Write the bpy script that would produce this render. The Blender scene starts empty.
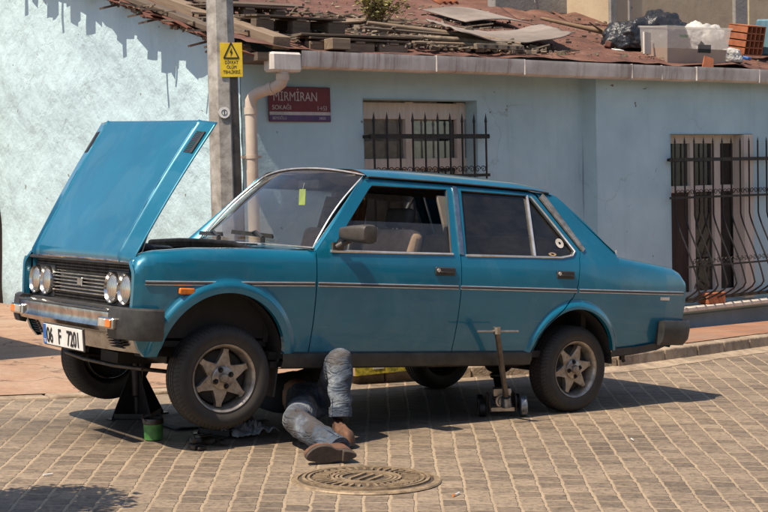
import bpy, bmesh, math, random
import numpy as np
from mathutils import Vector, Matrix, geometry, noise
random.seed(7)
PI = math.pi
sc = bpy.context.scene
COL = sc.collection
SLOPE = .045; GX0 = 5.865
def gz(x): return -SLOPE*(x-GX0)

# ------------------------------------------------------------------ materials
def newmat(name):
    m = bpy.data.materials.new(name); m.use_nodes = True
    nt = m.node_tree; b = nt.nodes['Principled BSDF']
    return m, nt, b
def N(nt, t, **kw):
    n = nt.nodes.new(t)
    for k, v in kw.items():
        if k.startswith('i_'):
            key = k[2:]; key = int(key) if key.isdigit() else key.replace('_', ' ')
            n.inputs[key].default_value = v
        else: setattr(n, k, v)
    return n
def ramp(nt, src, stops):
    r = nt.nodes.new('ShaderNodeValToRGB'); e = r.color_ramp.elements
    while len(e) > 1: e.remove(e[-1])
    e[0].position = stops[0][0]; e[0].color = stops[0][1]
    for p, c in stops[1:]:
        x = e.new(p); x.color = c
    nt.links.new(src, r.inputs[0]); return r.outputs[0]
def c4(c): return (c[0], c[1], c[2], 1)
def mixc(nt, fac, a, b, mode='MIX'):
    m = nt.nodes.new('ShaderNodeMix'); m.data_type = 'RGBA'; m.blend_type = mode
    for sock, v in ((m.inputs[0], fac), (m.inputs[6], a), (m.inputs[7], b)):
        if isinstance(v, (int, float)): sock.default_value = v
        elif isinstance(v, (tuple, list)): sock.default_value = c4(v)
        else: nt.links.new(v, sock)
    return m.outputs[2]
def mth(nt, op, a, b=None, c=None):
    m = nt.nodes.new('ShaderNodeMath'); m.operation = op
    for i, v in enumerate((a, b, c)):
        if v is None: continue
        if isinstance(v, (int, float)): m.inputs[i].default_value = v
        else: nt.links.new(v, m.inputs[i])
    return m.outputs[0]
def noise_t(nt, scale, detail=4, rough=.6, vec=None, dist=0):
    n = N(nt, 'ShaderNodeTexNoise'); n.inputs['Scale'].default_value = scale; n.inputs['Detail'].default_value = detail
    n.inputs['Roughness'].default_value = rough; n.inputs['Distortion'].default_value = dist
    if vec is None:
        tc = N(nt, 'ShaderNodeTexCoord'); vec = tc.outputs['Object']
    nt.links.new(vec, n.inputs['Vector']); return n.outputs['Fac']
def bump(nt, b, h, strength, dist=.01):
    bp = N(nt, 'ShaderNodeBump'); bp.inputs['Strength'].default_value = strength; bp.inputs['Distance'].default_value = dist
    nt.links.new(h, bp.inputs['Height']); nt.links.new(bp.outputs[0], b.inputs['Normal']); return bp
def simple(name, col, rough=.6, metal=0, col2=None, scale=8, bumps=0, bscale=30, coat=0, bd=.004, spec=None):
    m, nt, b = newmat(name)
    b.inputs['Roughness'].default_value = rough; b.inputs['Metallic'].default_value = metal
    b.inputs['Coat Weight'].default_value = coat
    if spec is not None: b.inputs['Specular IOR Level'].default_value = spec
    if col2 is None: col2 = tuple(x*.7 for x in col)
    f = noise_t(nt, scale, 6, .65)
    r = ramp(nt, f, [(.35, c4(col2)), (.62, c4(col))])
    nt.links.new(r, b.inputs['Base Color'])
    rr = mth(nt, 'MULTIPLY_ADD', noise_t(nt, scale*2.3, 4), .3, rough-.15)
    nt.links.new(rr, b.inputs['Roughness'])
    if bumps: bump(nt, b, noise_t(nt, bscale, 6), bumps, bd)
    return m
M = {}
# car paint: teal enamel, aged, dusty low down
m, nt, b = newmat('teal_paint'); M['paint'] = m
f = noise_t(nt, 2.2, 5, .6)
cc = ramp(nt, f, [(.3, (.0, .118, .195, 1)), (.7, (.0, .158, .252, 1))])
tc = N(nt, 'ShaderNodeTexCoord'); sx = N(nt, 'ShaderNodeSeparateXYZ'); nt.links.new(tc.outputs['Object'], sx.inputs[0])
low = mth(nt, 'MULTIPLY', mth(nt, 'SUBTRACT', .62, sx.outputs[2]), 2.2); low = mth(nt, 'MAXIMUM', low, 0.0); low = mth(nt, 'MINIMUM', low, 1.0)
dust = mth(nt, 'MULTIPLY', low, ramp(nt, noise_t(nt, 9, 8, .7), [(.35, (0, 0, 0, 1)), (.75, (1, 1, 1, 1))]))
dust = mth(nt, 'MULTIPLY', dust, .16)
spots = ramp(nt, noise_t(nt, 60, 3, .6), [(.68, (0, 0, 0, 1)), (.74, (1, 1, 1, 1))])
spots = mth(nt, 'MULTIPLY', spots, .06)
cloud_refl = mth(nt, 'MULTIPLY', ramp(nt, noise_t(nt, 3.2, 6, .62, None, .9), [(.50, (0, 0, 0, 1)), (.60, (1, 1, 1, 1))]), .10)  # lighter patches painted in for cloudy sky reflections on the enamel
scr_mp = N(nt, 'ShaderNodeMapping'); scr_mp.inputs['Scale'].default_value = (3, 30, 60); scr_mp.inputs['Rotation'].default_value = (.2, .5, .1); nt.links.new(tc.outputs['Object'], scr_mp.inputs[0])
scr = mth(nt, 'MULTIPLY', ramp(nt, noise_t(nt, 1.0, 3, .6, scr_mp.outputs[0]), [(.72, (0, 0, 0, 1)), (.74, (1, 1, 1, 1))]), .30)
cc = mixc(nt, dust, cc, (.10, .13, .13)); cc = mixc(nt, spots, cc, (.16, .25, .27)); cc = mixc(nt, cloud_refl, cc, (.16, .30, .36)); cc = mixc(nt, scr, cc, (.18, .30, .34))
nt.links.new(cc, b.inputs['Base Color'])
b.inputs['Metallic'].default_value = .30
nt.links.new(mth(nt, 'ADD', mth(nt, 'MULTIPLY', dust, .5), mth(nt, 'MULTIPLY_ADD', noise_t(nt, 12, 6, .7), .22, .22)), b.inputs['Roughness'])
b.inputs['Coat Weight'].default_value = 1.0
nt.links.new(mth(nt, 'MULTIPLY_ADD', noise_t(nt, 5, 6, .7), .14, -.01), b.inputs['Coat Roughness'])
bump(nt, b, mth(nt, 'ADD', noise_t(nt, 1.7, 2, .5), mth(nt, 'MULTIPLY', noise_t(nt, 7, 3, .5), .10)), .26, .02)

M['chrome'] = simple('worn_chrome', (.62, .60, .57), .22, 1, (.34, .31, .28), 11, .08, 40)
M['trim'] = simple('bright_trim', (.82, .78, .74), .32, .75, (.62, .55, .50), 14)
M['mirror'] = simple('faded_mirror_plastic', (.062, .051, .042), .5, 0, (.04, .033, .027), 14, .1, 60)
M['black_plastic'] = simple('black_plastic', (.022, .021, .02), .5, 0, (.045, .042, .038), 14, .1, 60)
M['rubber'] = simple('black_rubber', (.03, .028, .026), .75, 0, (.055, .048, .042), 9, .15, 50)
M['dark'] = simple('dark_underside', (.02, .018, .016), .8, 0, (.035, .03, .025), 6, .2, 20)
M['oily'] = simple('oily_steel', (.09, .075, .06), .45, .7, (.03, .026, .022), 16, .3, 40)
M['black_metal'] = simple('black_iron', (.018, .017, .017), .45, .5, (.04, .03, .025), 20, .2, 50)
M['rim'] = simple('silver_alloy', (.44, .385, .32), .34, .6, (.20, .165, .13), 18, .12, 50)
M['orange'] = simple('amber_lens', (.75, .20, .015), .2, 0, (.55, .13, .01), 20, coat=.6)
M['clear_lens'] = simple('milky_lens', (.45, .42, .36), .2, .1, (.3, .28, .24), 20, coat=.6)
M['red_lens'] = simple('red_lens', (.35, .01, .01), .2, 0, coat=.6)
M['seat'] = simple('brown_seat_fabric', (.46, .31, .20), .85, 0, (.33, .21, .14), 14, .25, 90)
M['headliner'] = simple('grey_brown_headliner', (.13, .11, .09), .9, 0)
M['dash'] = simple('dark_dashboard', (.03, .03, .033), .6, 0)
M['white_paint'] = simple('white_paint', (.72, .70, .66), .6, 0, (.6, .57, .52), 15)
M['black_paint'] = simple('black_paint', (.012, .012, .014), .6)
M['plate_blue'] = simple('plate_blue', (.02, .12, .38), .5)
M['yellow_card'] = simple('lime_card', (.55, .68, .12), .6)
M['tan_wire'] = simple('tan_insulation', (.30, .20, .12), .8, 0, (.16, .10, .06), 20, .4, 40)
m, nt, b = newmat('lamp_reflector'); M['lamp'] = m
b.inputs['Base Color'].default_value = (.66, .58, .46, 1); b.inputs['Metallic'].default_value = .9; b.inputs['Roughness'].default_value = .22; b.inputs['Coat Weight'].default_value = 1
w = N(nt, 'ShaderNodeTexWave'); w.inputs['Scale'].default_value = 28; tc = N(nt, 'ShaderNodeTexCoord')
mp = N(nt, 'ShaderNodeMapping'); mp.inputs['Rotation'].default_value = (0, 0, PI/2); nt.links.new(tc.outputs['Object'], mp.inputs[0]); nt.links.new(mp.outputs[0], w.inputs[0])
bump(nt, b, w.outputs['Fac'], .5, .004)

def glass(name, tint, rough=.02, refl=1.0):
    m = bpy.data.materials.new(name); m.use_nodes = True; nt = m.node_tree; nt.nodes.clear()
    o = N(nt, 'ShaderNodeOutputMaterial'); t = N(nt, 'ShaderNodeBsdfTransparent'); t.inputs[0].default_value = c4(tint)
    g = N(nt, 'ShaderNodeBsdfGlossy'); g.inputs['Roughness'].default_value = rough
    fr = N(nt, 'ShaderNodeFresnel'); fr.inputs[0].default_value = 1.5
    mx = N(nt, 'ShaderNodeMixShader'); md_ = N(nt, 'ShaderNodeMixShader'); df = N(nt, 'ShaderNodeBsdfDiffuse'); df.inputs[0].default_value = (.45, .42, .37, 1)
    nt.links.new(mth(nt, 'MINIMUM', mth(nt, 'MULTIPLY', fr.outputs[0], 1.8*refl), 1.0), mx.inputs[0]); nt.links.new(t.outputs[0], mx.inputs[1]); nt.links.new(g.outputs[0], mx.inputs[2])
    tcg = N(nt, 'ShaderNodeTexCoord'); mpg = N(nt, 'ShaderNodeMapping'); mpg.inputs['Scale'].default_value = (1, 1, 2.5); mpg.inputs['Rotation'].default_value = (.2, .5, .1); nt.links.new(tcg.outputs['Object'], mpg.inputs[0])
    nt.links.new(ramp(nt, noise_t(nt, 5, 8, .72, mpg.outputs[0], .6), [(.38, (.015, .015, .015, 1)), (.75, (.055, .055, .055, 1))]), md_.inputs[0]); nt.links.new(mx.outputs[0], md_.inputs[1]); nt.links.new(df.outputs[0], md_.inputs[2]); nt.links.new(md_.outputs[0], o.inputs[0])
    return m
M['glass'] = glass('windscreen_glass', (.86, .89, .88), .02, .75)
M['glass_clear'] = glass('door_glass', (.80, .82, .80), .02, .8)
M['glass_dark'] = glass('tinted_door_glass', (.42, .43, .42), .02, .7)
M['glass_house'] = glass('window_pane_glass', (.85, .86, .85), .05, .8)

def tyre_mat():
    m, nt, b = newmat('tyre_rubber')
    tc = N(nt, 'ShaderNodeTexCoord'); s = N(nt, 'ShaderNodeSeparateXYZ'); nt.links.new(tc.outputs['Object'], s.inputs[0])
    ang = mth(nt, 'ARCTAN2', s.outputs[2], s.outputs[0])
    rad = mth(nt, 'SQRT', mth(nt, 'ADD', mth(nt, 'POWER', s.outputs[0], 2), mth(nt, 'POWER', s.outputs[2], 2)))
    tread = mth(nt, 'GREATER_THAN', rad, .2475)
    zig = mth(nt, 'MULTIPLY', mth(nt, 'PINGPONG', mth(nt, 'MULTIPLY', s.outputs[1], 40), 1.0), .5)
    saw = mth(nt, 'FRACT', mth(nt, 'ADD', mth(nt, 'MULTIPLY', ang, 72/(2*PI)), zig))
    groove = mth(nt, 'MULTIPLY', mth(nt, 'LESS_THAN', saw, .28), tread)
    f = noise_t(nt, 16, 6, .7)
    col = ramp(nt, f, [(.3, (.014, .012, .011, 1)), (.75, (.045, .037, .029, 1))])
    side = ramp(nt, rad, [(.18, (.075, .058, .042, 1)), (.215, (.018, .016, .014, 1)), (.26, (.042, .035, .028, 1))])
    col = mixc(nt, .45, col, side)
    col = mixc(nt, mth(nt, 'MULTIPLY', groove, .75), col, (.008, .007, .006))
    nt.links.new(col, b.inputs['Base Color']); b.inputs['Roughness'].default_value = .72
    h = mth(nt, 'SUBTRACT', mth(nt, 'MULTIPLY', f, .15), groove)
    bump(nt, b, h, .9, .006)
    return m
M['tyre'] = tyre_mat()

def worldvec(nt):
    g = N(nt, 'ShaderNodeNewGeometry'); return g.outputs['Position']
def setts():
    m, nt, b = newmat('stone_setts')
    pos = worldvec(nt)
    s = N(nt, 'ShaderNodeSeparateXYZ'); nt.links.new(pos, s.inputs[0])
    a = .6224; ca, sa = math.cos(a), math.sin(a)
    wob = noise_t(nt, 1.3, 3, .5, pos); wob2 = noise_t(nt, 14, 3, .6, pos)
    x = mth(nt, 'SUBTRACT', mth(nt, 'MULTIPLY', s.outputs[0], ca), mth(nt, 'MULTIPLY', s.outputs[1], sa))
    y = mth(nt, 'ADD', mth(nt, 'MULTIPLY', s.outputs[0], sa), mth(nt, 'MULTIPLY', s.outputs[1], ca))
    u = mth(nt, 'DIVIDE', x, mth(nt, 'MULTIPLY_ADD', mth(nt, 'SUBTRACT', y, 6.0), .045, 1.0))
    u = mth(nt, 'ADD', u, mth(nt, 'MULTIPLY', mth(nt, 'SUBTRACT', wob, .5), .03))
    u = mth(nt, 'ADD', u, mth(nt, 'MULTIPLY', mth(nt, 'SUBTRACT', wob2, .5), .026))
    v = mth(nt, 'ADD', y, mth(nt, 'MULTIPLY', mth(nt, 'SUBTRACT', noise_t(nt, 2.1, 3, .5, pos), .5), .10))
    v = mth(nt, 'ADD', v, mth(nt, 'MULTIPLY', mth(nt, 'SUBTRACT', noise_t(nt, 18, 3, .5, pos), .5), .02))
    # random row widths
    cv = N(nt, 'ShaderNodeCombineXYZ'); nt.links.new(v, cv.inputs[0]); nt.links.new(u, cv.inputs[1])
    br = N(nt, 'ShaderNodeTexBrick'); br.offset = .43; br.offset_frequency = 2
    for k, val in (('Scale', 1.0), ('Mortar Size', .0095), ('Mortar Smooth', .35), ('Bias', 0.0), ('Brick Width', .135), ('Row Height', .112)): br.inputs[k].default_value = val
    br.inputs['Color1'].default_value = (0, 0, 0, 1); br.inputs['Color2'].default_value = (1, 1, 1, 1); br.inputs['Mortar'].default_value = (.5, .5, .5, 1)
    nt.links.new(cv.outputs[0], br.inputs['Vector'])
    fr = mth(nt, 'FRACT', mth(nt, 'DIVIDE', u, .112))
    d = mth(nt, 'ABSOLUTE', mth(nt, 'SUBTRACT', fr, .5))
    line = ramp(nt, d, [(.40, (0, 0, 0, 1)), (.49, (1, 1, 1, 1))])
    line = mth(nt, 'MULTIPLY', line, ramp(nt, noise_t(nt, 3.7, 5, .7, pos), [(.36, (.15, .15, .15, 1)), (.60, (1, 1, 1, 1))]))
    # stone colour
    base = ramp(nt, br.outputs['Color'], [(0, (.150, .114, .083, 1)), (.5, (.205, .156, .113, 1)), (1, (.265, .203, .146, 1))])
    n1 = ramp(nt, noise_t(nt, 34, 8, .75, pos), [(.34, (.42, .42, .42, 1)), (.5, (.95, .94, .93, 1)), (.68, (1.3, 1.27, 1.22, 1))])
    base = mixc(nt, 1.0, base, n1, 'MULTIPLY')
    big = ramp(nt, noise_t(nt, .9, 5, .6, pos), [(.3, (.70, .69, .68, 1)), (.5, (.98, .97, .95, 1)), (.7, (1.22, 1.2, 1.14, 1))])
    base = mixc(nt, 1.0, base, big, 'MULTIPLY')
    mort = mixc(nt, mth(nt, 'MULTIPLY', noise_t(nt, 6, 4, .7, pos), 1.1), (.46, .345, .215), base)
    col = mixc(nt, mth(nt, 'MULTIPLY', br.outputs['Fac'], .85), base, mort)
    crk = ramp(nt, br.outputs['Fac'], [(.1, (0, 0, 0, 1)), (.5, (1, 1, 1, 1)), (.9, (0, 0, 0, 1))])
    col = mixc(nt, mth(nt, 'MULTIPLY', crk, .30), col, (.07, .05, .035))
    col = mixc(nt, mth(nt, 'MULTIPLY', line, .52), col, (.44, .33, .215))
    # oil stains around the workplace, widened to paint darker shade under the car
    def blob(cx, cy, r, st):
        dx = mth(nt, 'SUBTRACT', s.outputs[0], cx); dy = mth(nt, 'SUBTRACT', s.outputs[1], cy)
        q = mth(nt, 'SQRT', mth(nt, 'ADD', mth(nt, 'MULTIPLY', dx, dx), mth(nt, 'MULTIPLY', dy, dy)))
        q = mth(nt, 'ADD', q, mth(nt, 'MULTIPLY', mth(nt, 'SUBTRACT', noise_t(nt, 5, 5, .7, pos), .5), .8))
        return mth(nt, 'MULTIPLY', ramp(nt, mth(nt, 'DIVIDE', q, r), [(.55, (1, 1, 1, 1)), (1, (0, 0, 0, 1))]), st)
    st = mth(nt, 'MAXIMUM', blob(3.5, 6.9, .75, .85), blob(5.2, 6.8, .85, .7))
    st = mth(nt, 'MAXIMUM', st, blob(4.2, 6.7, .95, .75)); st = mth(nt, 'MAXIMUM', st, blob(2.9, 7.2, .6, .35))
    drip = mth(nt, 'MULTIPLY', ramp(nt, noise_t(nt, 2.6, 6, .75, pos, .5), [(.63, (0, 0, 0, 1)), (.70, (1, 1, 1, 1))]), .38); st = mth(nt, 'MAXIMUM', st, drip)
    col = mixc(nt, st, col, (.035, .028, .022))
    nt.links.new(col, b.inputs['Base Color'])
    nt.links.new(mth(nt, 'MULTIPLY_ADD', noise_t(nt, 12, 5, .7, pos), .3, .52), b.inputs['Roughness'])
    h = mth(nt, 'SUBTRACT', mth(nt, 'MULTIPLY', noise_t(nt, 45, 6, .7, pos), .35), br.outputs['Fac'])
    h = mth(nt, 'ADD', h, mth(nt, 'MULTIPLY', br.outputs['Color'], .25))
    bump(nt, b, h, .8, .008)
    return m
M['setts'] = setts()

def terracotta():
    m, nt, b = newmat('orange_concrete'); pos = worldvec(nt)
    n1 = noise_t(nt, 1.6, 8, .7, pos); n2 = noise_t(nt, 22, 8, .75, pos)
    col = ramp(nt, n1, [(.3, (.27, .165, .105, 1)), (.5, (.36, .22, .14, 1)), (.7, (.42, .29, .20, 1))])
    col = mixc(nt, 1.0, col, ramp(nt, n2, [(.3, (.72, .7, .68, 1)), (.7, (1.1, 1.1, 1.1, 1))]), 'MULTIPLY')
    vo = N(nt, 'ShaderNodeTexVoronoi'); vo.feature = 'DISTANCE_TO_EDGE'; vo.inputs['Scale'].default_value = 1.1
    wv = N(nt, 'ShaderNodeVectorMath'); wv.operation = 'MULTIPLY_ADD'
    nn = N(nt, 'ShaderNodeTexNoise'); nn.inputs['Scale'].default_value = 2.5; nn.inputs['Detail'].default_value = 6; nt.links.new(pos, nn.inputs['Vector'])
    nt.links.new(nn.outputs['Color'], wv.inputs[0]); wv.inputs[1].default_value = (.6, .6, .6); nt.links.new(pos, wv.inputs[2]); nt.links.new(wv.outputs[0], vo.inputs['Vector'])
    crack = ramp(nt, vo.outputs['Distance'], [(.003, (1, 1, 1, 1)), (.014, (0, 0, 0, 1))])
    col = mixc(nt, mth(nt, 'MULTIPLY', crack, .75), col, (.10, .055, .035))
    gr = ramp(nt, noise_t(nt, .8, 6, .7, pos, 1.0), [(.52, (0, 0, 0, 1)), (.72, (1, 1, 1, 1))])
    col = mixc(nt, mth(nt, 'MULTIPLY', gr, .5), col, (.34, .27, .20))
    nt.links.new(col, b.inputs['Base Color']); b.inputs['Roughness'].default_value = .85
    bump(nt, b, mth(nt, 'SUBTRACT', n2, crack), .6, .01)
    return m
M['terracotta'] = terracotta()
def tiles():
    m, nt, b = newmat('orange_pavement_tiles'); pos = worldvec(nt)
    br = N(nt, 'ShaderNodeTexBrick'); br.offset = .5
    for k, val in (('Scale', 1.0), ('Mortar Size', .006), ('Mortar Smooth', .2), ('Brick Width', .4), ('Row Height', .4)): br.inputs[k].default_value = val
    br.inputs['Color1'].default_value = (.27, .125, .07, 1); br.inputs['Color2'].default_value = (.36, .18, .10, 1); br.inputs['Mortar'].default_value = (.16, .10, .07, 1)
    nt.links.new(pos, br.inputs['Vector'])
    n2 = noise_t(nt, 18, 8, .75, pos)
    col = mixc(nt, 1.0, br.outputs['Color'], ramp(nt, n2, [(.3, (.7, .7, .7, 1)), (.7, (1.1, 1.1, 1.1, 1))]), 'MULTIPLY')
    col = mixc(nt, mth(nt, 'MULTIPLY', ramp(nt, noise_t(nt, 1.2, 6, .7, pos), [(.48, (0, 0, 0, 1)), (.68, (1, 1, 1, 1))]), .5), col, (.27, .20, .145))
    nt.links.new(col, b.inputs['Base Color']); b.inputs['Roughness'].default_value = .85
    bump(nt, b, mth(nt, 'SUBTRACT', mth(nt, 'MULTIPLY', n2, .4), br.outputs['Fac']), .5, .01)
    return m
M['tiles'] = tiles()
M['kerb'] = simple('kerb_stone', (.38, .29, .20), .85, 0, (.20, .145, .10), 7, .8, 18, bd=.02)

def plaster(name, c1, c2, patch, lump=.5, fine=.4, dirt=(.16, .13, .10), dirtz=-1, relief=.05):
    m, nt, b = newmat(name); pos = worldvec(nt)
    n1 = noise_t(nt, 1.1, 8, .65, pos); n2 = noise_t(nt, 26, 8, .7, pos); n3 = noise_t(nt, 2.4, 5, .55, pos, .15)
    col = ramp(nt, n1, [(.32, c4(c2)), (.62, c4(c1))])
    # peeled patches
    pm = ramp(nt, noise_t(nt, 3.6, 10, .78, pos, .4), [(.66, (0, 0, 0, 1)), (.675, (1, 1, 1, 1))])
    col = mixc(nt, mth(nt, 'MULTIPLY', pm, .75), col, patch)
    cv_ = N(nt, 'ShaderNodeTexVoronoi'); cv_.feature = 'DISTANCE_TO_EDGE'; cv_.inputs['Scale'].default_value = .75
    cw_ = N(nt, 'ShaderNodeVectorMath'); cw_.operation = 'MULTIPLY_ADD'; cn_ = N(nt, 'ShaderNodeTexNoise'); cn_.inputs['Scale'].default_value = 1.8; cn_.inputs['Detail'].default_value = 8; nt.links.new(pos, cn_.inputs['Vector']); nt.links.new(cn_.outputs['Color'], cw_.inputs[0]); cw_.inputs[1].default_value = (1.1, 1.1, 1.1); nt.links.new(pos, cw_.inputs[2]); nt.links.new(cw_.outputs[0], cv_.inputs['Vector'])
    ck = mth(nt, 'MULTIPLY', ramp(nt, cv_.outputs['Distance'], [(.002, (1, 1, 1, 1)), (.007, (0, 0, 0, 1))]), ramp(nt, noise_t(nt, .9, 3, .5, pos), [(.56, (0, 0, 0, 1)), (.66, (1, 1, 1, 1))]))
    col = mixc(nt, mth(nt, 'MULTIPLY', ck, .28), col, dirt)
    pits = ramp(nt, noise_t(nt, 9, 3, .5, pos), [(.735, (0, 0, 0, 1)), (.75, (1, 1, 1, 1))])
    col = mixc(nt, mth(nt, 'MULTIPLY', pits, .8), col, dirt)
    # streaks running down
    mp = N(nt, 'ShaderNodeMapping'); mp.inputs['Scale'].default_value = (7, 7, .45); nt.links.new(pos, mp.inputs[0])
    st = ramp(nt, noise_t(nt, 1.0, 6, .65, mp.outputs[0]), [(.54, (0, 0, 0, 1)), (.72, (1, 1, 1, 1))])
    col = mixc(nt, mth(nt, 'MULTIPLY', st, .16), col, tuple(x*.62 for x in c2))
    s = N(nt, 'ShaderNodeSeparateXYZ'); nt.links.new(pos, s.inputs[0])
    zz = mth(nt, 'ADD', s.outputs[2], mth(nt, 'MULTIPLY', n3, .5))
    dl = ramp(nt, mth(nt, 'ADD', zz, -dirtz), [(.0, (1, 1, 1, 1)), (.42, (0, 0, 0, 1))])
    col = mixc(nt, mth(nt, 'MULTIPLY', dl, .7), col, dirt)
    nt.links.new(col, b.inputs['Base Color']); b.inputs['Roughness'].default_value = .85; b.inputs['Specular IOR Level'].default_value = .25
    h = mth(nt, 'ADD', mth(nt, 'MULTIPLY', n3, lump), mth(nt, 'MULTIPLY', n2, fine*.2))
    h = mth(nt, 'SUBTRACT', h, mth(nt, 'MULTIPLY', pm, .05)); h = mth(nt, 'SUBTRACT', h, mth(nt, 'MULTIPLY', pits, .15)); h = mth(nt, 'SUBTRACT', h, mth(nt, 'MULTIPLY', ck, .05))
    bump(nt, b, h, 1.0, relief)
    return m
M['plaster_gable'] = plaster('pale_mint_plaster', (.455, .590, .615), (.425, .555, .585), (.42, .50, .52), 1.6, .45, relief=.04, dirtz=.15)
M['plaster_facade'] = plaster('powder_blue_plaster', (.43, .595, .645), (.335, .485, .54), (.54, .60, .60), .6, .5, relief=.03, dirtz=-.5)
M['plaster_recess'] = plaster('bluer_recess_paint', (.13, .24, .28), (.10, .19, .23), (.3, .33, .32), .5, .5, relief=.02)
M['plaster_tan'] = plaster('tan_render', (.50, .40, .27), (.40, .31, .21), (.42, .36, .28), .5, .4, relief=.02)
M['concrete'] = plaster('grey_concrete', (.30, .285, .26), (.20, .185, .165), (.36, .35, .33), .8, .8, relief=.03)
M['base_band'] = plaster('grey_blue_base', (.24, .30, .33), (.17, .215, .235), (.32, .33, .33), .8, .8, relief=.03, dirtz=-.55)
def wood(name, c1, c2, ax=0):
    m, nt, b = newmat(name)
    tc = N(nt, 'ShaderNodeTexCoord'); mp = N(nt, 'ShaderNodeMapping')
    s = [14, 14, 14]; s[ax] = 1.0; mp.inputs['Scale'].default_value = s
    nt.links.new(tc.outputs['Object'], mp.inputs[0])
    f = noise_t(nt, 2.5, 8, .7, mp.outputs[0], .3)
    col = ramp(nt, f, [(.3, c4(c2)), (.7, c4(c1))]); nt.links.new(col, b.inputs['Base Color']); b.inputs['Roughness'].default_value = .85
    bump(nt, b, f, .5, .006); return m
M['wood'] = wood('weathered_wood', (.27, .195, .13), (.13, .09, .06))
M['wood_dark'] = wood('dark_weathered_wood', (.15, .105, .07), (.06, .045, .032))
M['frame_wood'] = wood('cream_window_frame', (.62, .56, .49), (.47, .41, .35), 2)
M['dark_wood'] = wood('dark_brown_door', (.055, .035, .025), (.025, .017, .013), 2)
def roofmat():
    m, nt, b = newmat('rusty_red_roofing'); pos = worldvec(nt)
    col = ramp(nt, noise_t(nt, 2.3, 8, .7, pos), [(.3, (.05, .024, .017, 1)), (.5, (.125, .050, .032, 1)), (.7, (.20, .105, .07, 1))])
    sp = ramp(nt, noise_t(nt, 14, 6, .7, pos), [(.62, (0, 0, 0, 1)), (.70, (1, 1, 1, 1))])
    col = mixc(nt, mth(nt, 'MULTIPLY', sp, .5), col, (.36, .27, .2))
    nt.links.new(col, b.inputs['Base Color']); b.inputs['Roughness'].default_value = .8
    bump(nt, b, noise_t(nt, 7, 8, .7, pos), .9, .03); return m
M['roof'] = roofmat()
M['gutter'] = simple('dusty_gutter_paint', (.66, .55, .47), .55, 0, (.50, .40, .33), 3, .2, 14)
m, nt, b = newmat('stained_gutter_paint'); M['gutter'] = m
_c = ramp(nt, noise_t(nt, 3, 6, .65), [(.3, (.38, .34, .30, 1)), (.62, (.62, .57, .51, 1))]); _m = N(nt, 'ShaderNodeMapping'); _m.inputs['Scale'].default_value = (16, 1, 1.2); _t = N(nt, 'ShaderNodeTexCoord'); nt.links.new(_t.outputs['Object'], _m.inputs[0])
_k = mth(nt, 'MULTIPLY', ramp(nt, noise_t(nt, 1.0, 6, .7, _m.outputs[0]), [(.50, (0, 0, 0, 1)), (.66, (1, 1, 1, 1))]), ramp(nt, noise_t(nt, .8, 3, .5), [(.45, (.25, .25, .25, 1)), (.6, (1, 1, 1, 1))]))
nt.links.new(mixc(nt, mth(nt, 'MULTIPLY', _k, .75), _c, (.17, .075, .04)), b.inputs['Base Color']); b.inputs['Roughness'].default_value = .6
M['pipe'] = simple('beige_pipe', (.55, .46, .37), .55, 0, (.42, .33, .26), 4)
M['pole'] = simple('galvanised_pole', (.45, .42, .37), .6, .1, (.19, .165, .14), 7, .5, 30)
M['pole_shade'] = simple('shaded_pole_steel', (.13, .105, .085), .7, .2, (.07, .055, .045), 8, .3, 30)  # brown tone for the pole's side turned from the sun
M['sign_red'] = simple('burgundy_enamel', (.125, .008, .012), .35, 0, (.085, .006, .009), 8)
M['sign_purple'] = simple('violet_enamel', (.075, .04, .13), .4)
M['sign_white'] = simple('dull_white_lettering', (.45, .42, .42), .6)
M['yellow'] = simple('warning_yellow', (.72, .50, .02), .45, 0, (.6, .38, .02), 12)
M['sheet'] = plaster('corrugated_board_grey', (.27, .225, .195), (.13, .105, .09), (.12, .10, .085), .4, .6, relief=.02)
M['terra'] = simple('clay_tile', (.40, .13, .05), .8, 0, (.24, .075, .035), 9, .4, 20)
M['rust_tile'] = simple('broken_roof_tile', (.17, .06, .035), .8, 0, (.09, .035, .022), 12, .5, 20)
M['debris'] = simple('debris_tan', (.26, .20, .14), .9, 0, (.09, .07, .05), 9, .6, 25)
M['bag_black'] = simple('black_bin_bag', (.018, .018, .02), .28, 0, (.03, .03, .032), 5, .6, 7, bd=.06)
M['bag_white'] = simple('whitish_sack', (.55, .52, .47), .6, 0, (.36, .34, .32), 5, .6, 8, bd=.05)
M['leaf'] = simple('dry_leaf', (.42, .36, .12), .7, 0, (.20, .18, .05), 6)
M['twig'] = simple('twig_bark', (.20, .13, .075), .9, 0)
M['jack_red'] = simple('worn_blue_grey_metal', (.30, .33, .36), .35, .8, (.10, .10, .10), 20, .3, 50)
M['steel'] = simple('bare_steel', (.55, .50, .44), .35, .9, (.3, .25, .2), 18)
M['green_paint'] = simple('grass_green_tin', (.10, .30, .06), .5, 0, (.04, .12, .035), 12)
M['card'] = simple('cardboard_brown', (.42, .28, .16), .85, 0, (.30, .2, .12), 8)
M['box_yellow'] = simple('yellow_printed_card', (.66, .52, .05), .6, 0, (.14, .16, .03), 42)
M['murky'] = simple('murky_brown_water', (.40, .19, .06), .4, 0, (.28, .13, .045), 6)
M['dull_steel'] = simple('dull_brown_steel', (.17, .14, .115), .45, .5, (.08, .065, .05), 18)
M['rag'] = simple('grey_rag', (.33, .32, .31), .9, 0, (.2, .19, .18), 8, .5, 15)
M['skin'] = simple('skin', (.48, .27, .18), .55)
M['shirt'] = simple('dark_shirt', (.03, .03, .035), .9)
M['hair'] = simple('black_hair', (.01, .01, .01), .8)
M['shoe'] = simple('brown_suede_shoe', (.17, .08, .042), .8, 0, (.075, .038, .024), 18, .3, 60)
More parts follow.
